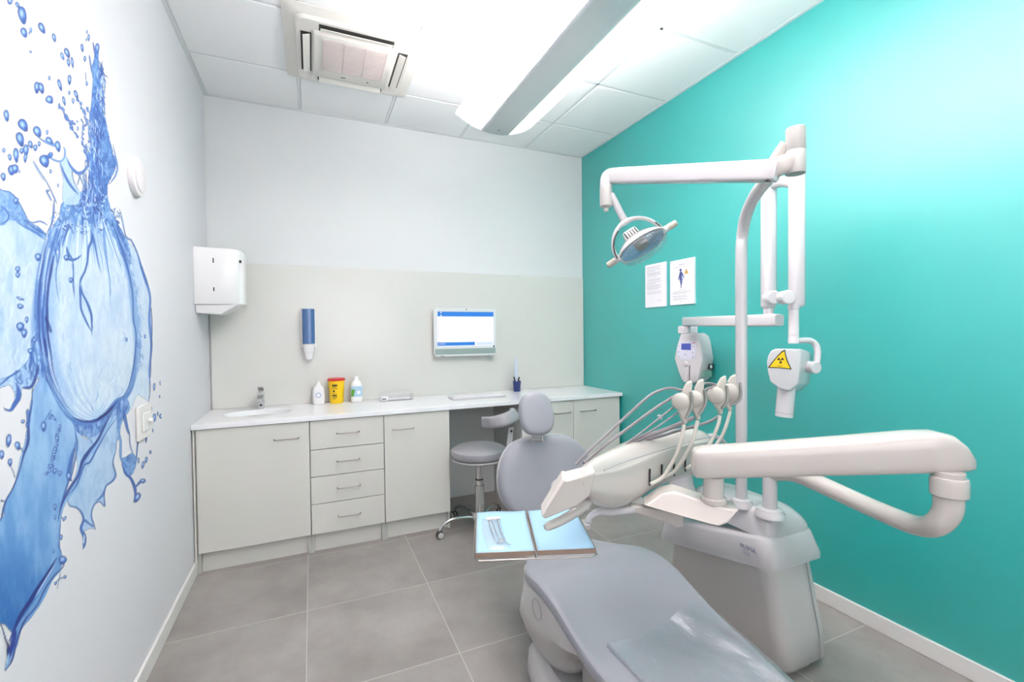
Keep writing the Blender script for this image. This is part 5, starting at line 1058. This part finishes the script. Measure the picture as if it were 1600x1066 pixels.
# head
HC = at(1003, 383, 2.06); ax = (at(1046, 352, 2.03) - at(952, 411, 2.09)).normalized()
nn = (-CF * .50 + CR * .45 - CU * .74); nn = (nn - ax * nn.dot(ax)).normalized(); bb = nn.cross(ax).normalized()
if bb.dot(CU) < 0: bb = -bb
def er(h, a, b, p=2.2, off=0, n=44): return ring(HC + nn * h + bb * off, ax, bb, a, b, n=n, p=p)
hd = obj('lamp_housing', loft(NB(), [er(-.045, .05, .035), er(-.04, .07, .05), er(-.02, .10, .068), er(-.004, .115, .078), er(.006, .117, .080), er(.006, .108, .072), er(-.004, .10, .066), er(-.018, .07, .045)], cap1=True), PLASW, r, angle=40)
for s in (-1, 1):
    c0 = HC + ax * (s * .105) - nn * .004; tube(bm := NB(), [c0, c0 + ax * (s * .03)], [.017, .014], n=20, smooth=False); obj('pivot', bm, PLASW, hd)
    tube(bm := NB(), [c0 + ax * (s * .026), c0 + ax * (s * .034), c0 + ax * (s * .055), c0 + ax * (s * .066), c0 + ax * (s * .071)], [.0135, .0155, .0145, .0145, .008], n=20); obj('grip', bm, BEIGE, hd)
REFL = mat('reflector_blue_mirror', (128, 172, 222), .12, 1, noise=.6, scale=12)
obj('reflector', loft(NB(), [er(.0055, .106, .070), er(-.002, .097, .063), er(-.010, .078, .05), er(-.0175, .045, .03)], cap0=False), REFL, hd, angle=180)
lathe(bm := NB(), HC + nn * -.0165, [(.030, 0), (.030, .02), (.027, .028), (.015, .030), (.001, .0305)], axis=nn); obj('bulb_cap', bm, mat('bulb_cap_grey', (104, 104, 96), .35), hd)
obj('visor', loft(NB(), [er(.007, .113, .077), er(.020, .113, .078), er(.036, .106, .072), er(.044, .090, .060), er(.046, .05, .03)], cap0=False), CLEAR, hd, angle=60, solid=.0015)
VC = HC + nn * -.062 + ax * -.012
def vb_(h, a, b): return ring(VC + nn * h, ax, bb, a, b, n=32, p=5)
vbx = obj('vent_box', loft(NB(), [vb_(-.030, .030, .026), vb_(-.026, .034, .030), vb_(.03, .040, .038)]), PLASW, hd, angle=50)
# vents on the face turned to the room
fc = (-CF - nn * (-CF).dot(nn)); fc = (fc - ax * fc.dot(ax)).normalized(); 
for k in range(5):
    c0 = VC + ax * ((k - 2) * .0125) + fc * .0335 ; tube(bm := NB(), [c0 - nn * .020 - fc * .0045, c0 + nn * .022 + fc * .0025], .0030, n=6, smooth=False); obj('vent_slot', bm, INK, vbx)

# ================================================================== wall-mounted x-ray
XW = 2.235
r = thing('xray_unit', (XR, 2.25, 1.0), 'white wall-mounted dental X-ray machine with folded arm and control box on the turquoise wall', 'x-ray machine')
XP = mat('xray_white', (210, 207, 209), .25, coat=.3)
def px(pts, x): return [on_x(u, v, x) for u, v in pts]
front = [(1064, 521), (1089.5, 520.5), (1093, 530), (1098, 561), (1094, 580), (1090.6, 597), (1081, 599.5), (1066, 595), (1060, 580), (1054, 560), (1058, 540)]
fr = px(front, XW); cf = sum(fr, V((0, 0, 0))) / len(fr)
bm = NB(); loft(bm, [[cf + (p - cf) * .93 + V((-.006, 0, 0)) for p in fr], fr, [p + V((.06, 0, 0)) for p in fr], [cf + (p - cf) * .9 + V((XR - XW - .001, 0, 0)) for p in fr]])
cb = obj('control_box', bm, XP, r, bevel=.004)
def xp(name, pts, m, parent, lift=.0065, d=.0015): return obj(name, prism(NB(), [p for p in px(pts, XW - lift)], (-d, 0, 0)), m, parent, smooth=False)
kpn = xp('keypad', [(1061, 534), (1086, 533), (1088.5, 545), (1087, 558), (1078, 562.5), (1066, 562), (1058, 558), (1058.5, 545)], mat('keypad_lilac', (214, 214, 228), .4), cb)
xp('display', [(1064.8, 537), (1079.7, 536.8), (1079.5, 547.3), (1064.6, 546.6)], mat('display_blue', (58, 70, 140), .2, emit=(52, 64, 140), es=.25), kpn, lift=.008)
for u, v in ((1061, 541), (1060.6, 550), (1060.8, 557), (1071, 554), (1082.6, 551.5), (1082.5, 542.5), (1082.8, 558.5)): xp('key', [(u - .7, v - .8), (u + .7, v - .8), (u + .7, v + .8), (u - .7, v + .8)], GREYINK, kpn, lift=.008)
xp('red_mark', [(1081.3, 535), (1086, 535), (1086, 536.4), (1081.3, 536.4)], mat('red_print', (205, 90, 100), .5), kpn, lift=.008)
c_ = on_x(1072, 568, XW - .006); cyl(bm := NB(), c_, c_ + V((-.018, 0, 0)), .021, .017, n=28); kn = obj('remote_button', bm, XP, cb)
cyl(bm := NB(), c_ + V((-.0175, 0, 0)), c_ + V((-.020, 0, 0)), .009, n=20); obj('button_mark', bm, mat('pink_grey', (205, 185, 190), .5), kn)
obj('remote_handle', prism(NB(), px([(1069, 574), (1077, 574), (1075.5, 597), (1070, 597)], XW - .006), (-.012, 0, 0)), XP, kn, bevel=.003)
xp('cable_gap', [(1077.3, 571), (1078.3, 571), (1078, 594), (1077.2, 594)], GAP, cb, lift=.006, d=.001)
# side marks of the control box (on the face turned to the camera)
yb_ = min(p.y for p in fr)
def side_rect(name, u0, v0, u1, v1, m, parent):
    q0, q1 = on_y(u0, v0, yb_ + .006), on_y(u1, v1, yb_ + .006)
    return obj(name, B(q0.x, yb_ - .0, min(q0.z, q1.z), q1.x, yb_ + .02, max(q0.z, q1.z)), m, parent, smooth=False)
side_rect('type_plate', 1099, 580, 1111, 589, mat('plate_green_grey', (122, 165, 152), .5), cb)
m_ = side_rect('black_badge', 1108, 569, 1114, 577, INK, cb); 
q0, q1 = on_y(1109.3, 570.5, yb_), on_y(1112.7, 575.5, yb_); obj('badge_center', B(q0.x, yb_ - .001, q1.z, q1.x, yb_ + .001, q0.z), PAPER, m_, smooth=False)
bm = NB(); n0 = on_x(1076, 520, XW + .04); box(bm, XW - .005, n0.y - .045, n0.z - .01, XW + .08, n0.y + .055, n0.z + .045); obj('box_neck', bm, XP, r, bevel=.01)
# horizontal arm
a_, b_ = at(1071, 503, 2.92), at(1214, 500.5, 2.08)
tube(bm := NB(), [a_, a_ + (b_ - a_) * .01, b_ - (b_ - a_) * .01, b_ + (b_ - a_) * .02], [.024, .0295, .0295, .026], ry=[.022, .027, .027, .022], n=32, smooth=False, p=5, up=(1, 0, 0)); obj('horizontal_arm', bm, XP, r, angle=40)
cyl(bm := NB(), V((a_.x, a_.y, a_.z - .06)) + (b_ - a_) * .03, V((a_.x, a_.y, a_.z - .025)) + (b_ - a_) * .03, .018); obj('arm_pivot', bm, XP, r)
# folded scissor arm
def post(u, d, v0, v1, rr1, name, p=2.6, m=XP):
    a, b = at(u, v0, d), at(u, v1, d); a = V(((a.x + b.x) / 2, (a.y + b.y) / 2, a.z)); b = V((a.x, a.y, b.z)); L_ = a.z - b.z
    k = rr1 * .5
    bm = NB(); X_, Y_ = CR - V((0, 0, CR.z)), V((CF.x, CF.y, 0)); X_.normalize(); Y_.normalize()
    loft(bm, [ring(b + V((0, 0, h)), X_, Y_, q, n=28, p=p) for h, q in ((0, rr1 * .5), (k * .25, rr1 * .8), (k, rr1), (L_ - k, rr1), (L_ - k * .25, rr1 * .85), (L_, rr1 * .55))])
    return obj(name, bm, m, r, angle=50), a, b
s1, t1, b1 = post(1201, 2.13, 283, 483, .0310, 'lower_link')
s2, t2, b2 = post(1244.8, 1.98, 262, 481, .0300, 'upper_link')
for (p_, z_) in ((t1, t1.z - .05), (t2, t2.z - .09)):
    bm = NB(); lathe(bm, (p_.x, p_.y, z_), [(.0302, 0), (.0306, .001), (.0302, .002)]); obj('joint_ring', bm, GREYINK, r)
tube(bm := NB(), [V((t1.x, t1.y, t1.z - .02)), (V((t1.x, t1.y, t1.z - .02)) + V((t2.x, t2.y, t2.z - .07))) / 2 + V((0, 0, .012)), V((t2.x, t2.y, t2.z - .07))], [.026, .023, .026], n=20); obj('top_knuckle', bm, XP, r)
c0 = at(1210, 464.5, 2.08); cyl(bm := NB(), c0, c0 + CF * .05, .031, n=32); obj('pivot_disc', bm, XP, r)
c0 = at(1233, 464, 1.925); cyl(bm := NB(), c0, c0 + CF * .05, .030, n=32); obj('pivot_disc', bm, XP, r)
p_ = at(1207, 489, 2.13); cyl(bm := NB(), V((b1.x, b1.y, b_.z + .02)), V((b1.x, b1.y, b1.z + .02)), .022); obj('swivel_pin', bm, XP, r)
q_ = at(1240, 537, 1.98); Q = V((q_.x, q_.y, 0)); zt = b2.z + .012
lathe(bm := NB(), V((q_.x, q_.y, q_.z)), [(.020, 0), (.0215, .002), (.0215, .022), (.0205, .0235), (.0205, .042), (.021, .043), (.0205, .044), (.0205, zt - q_.z - .02), (.0225, zt - q_.z - .018), (.0225, zt - q_.z)], n=28); obj('head_post', bm, XP, r)
tube(bm := NB(), [at(1240, 533, 1.98), at(1256, 532, 1.985), at(1267, 533, 1.99), at(1275, 540, 1.99), at(1277.5, 552, 1.985), at(1276, 568, 1.98)], [.012, .0125, .013, .0135, .0135, .013], n=18); obj('yoke', bm, XP, r)
# tube head
hf = [(1197, 566), (1199, 556), (1203, 548.5), (1210, 544.6), (1250, 545), (1252.5, 552), (1250, 580), (1247.5, 600), (1233, 612), (1218, 608.5), (1202.5, 597), (1198.5, 580)]
D0 = 1.90; F0 = [at(u, v, D0) for u, v in hf]; shift = at(1270, 561, 2.06) - at(1250, 557, D0); cc = sum(F0, V((0, 0, 0))) / len(F0)
bm = NB(); loft(bm, [[cc + (p - cc) * .955 for p in F0], [cc + (p - cc) * 1.0 + shift * .06 for p in F0], [p + shift * .5 for p in F0], [cc + (p - cc) * .97 + shift * .88 for p in F0], [cc + (p - cc) * .85 + shift for p in F0]])
th = obj('tube_head', bm, XP, r, bevel=.004, angle=50)
c0, c1 = at(1276, 575, 1.945), at(1260, 573, 2.0); cyl(bm := NB(), c0, c1, .026, n=32); obj('yoke_joint', bm, XP, r)
a_, b_ = at(1229.5, 600, 1.955), at(1225, 651.5, 1.955); cyl(bm := NB(), a_, b_, .0345, n=36, e=.04); cn = obj('collimator_cone', bm, XP, r)
d_ = (b_ - a_).normalized(); lathe(bm := NB(), b_ - d_ * .018, [(.0347, 0), (.0352, .001), (.0347, .002)], axis=d_, n=36); obj('cone_ring', bm, GREYINK, cn)
def front_pt(u, v, l=.001): return at(u, v, D0 - l)
tri = [(1199.5, 575), (1207, 565), (1215, 555.5), (1221, 549.5), (1226.5, 546), (1228, 555), (1231.5, 566), (1237, 577.5), (1218, 575.5)]
cen = (1219.5, 566)
st = obj('radiation_sticker', prism(NB(), [front_pt(u, v) for u, v in tri], -CF * .0008), INK, th, smooth=False)
YS = mat('sticker_yellow', (248, 205, 20), .4)
obj('yellow_field', prism(NB(), [front_pt(cen[0] + (u - cen[0]) * .86, cen[1] + (v - cen[1]) * .86, .0018) for u, v in tri], -CF * .0004), YS, st, smooth=False)
def blade(a0, c=(1219.6, 563.0), r0=1.6, r1=5.0):
    P = [(c[0] + q * math.cos(a), c[1] + q * math.sin(a)) for q, A in ((r0, (a0 - .5, a0 + .5)), (r1, (a0 + .5, a0 + .17, a0 - .17, a0 - .5))) for a in A]
    return obj('trefoil_blade', prism(NB(), [front_pt(u, v, .0022) for u, v in P], -CF * .0004), INK, st, smooth=False)
for a0 in (PI / 2, PI / 2 + 2 * PI / 3, PI / 2 - 2 * PI / 3): blade(a0)
obj('trefoil_dot', prism(NB(), [front_pt(1219.6 + .9 * math.cos(a), 563 + .9 * math.sin(a), .0022) for a in [2 * PI * k / 12 for k in range(12)]], -CF * .0004), INK, st, smooth=False)
obj('small_print', prism(NB(), [front_pt(u, v, .0022) for u, v in ((1214, 571.6), (1222, 572), (1222, 572.6), (1214, 572.2))], -CF * .0004), INK, st, smooth=False)
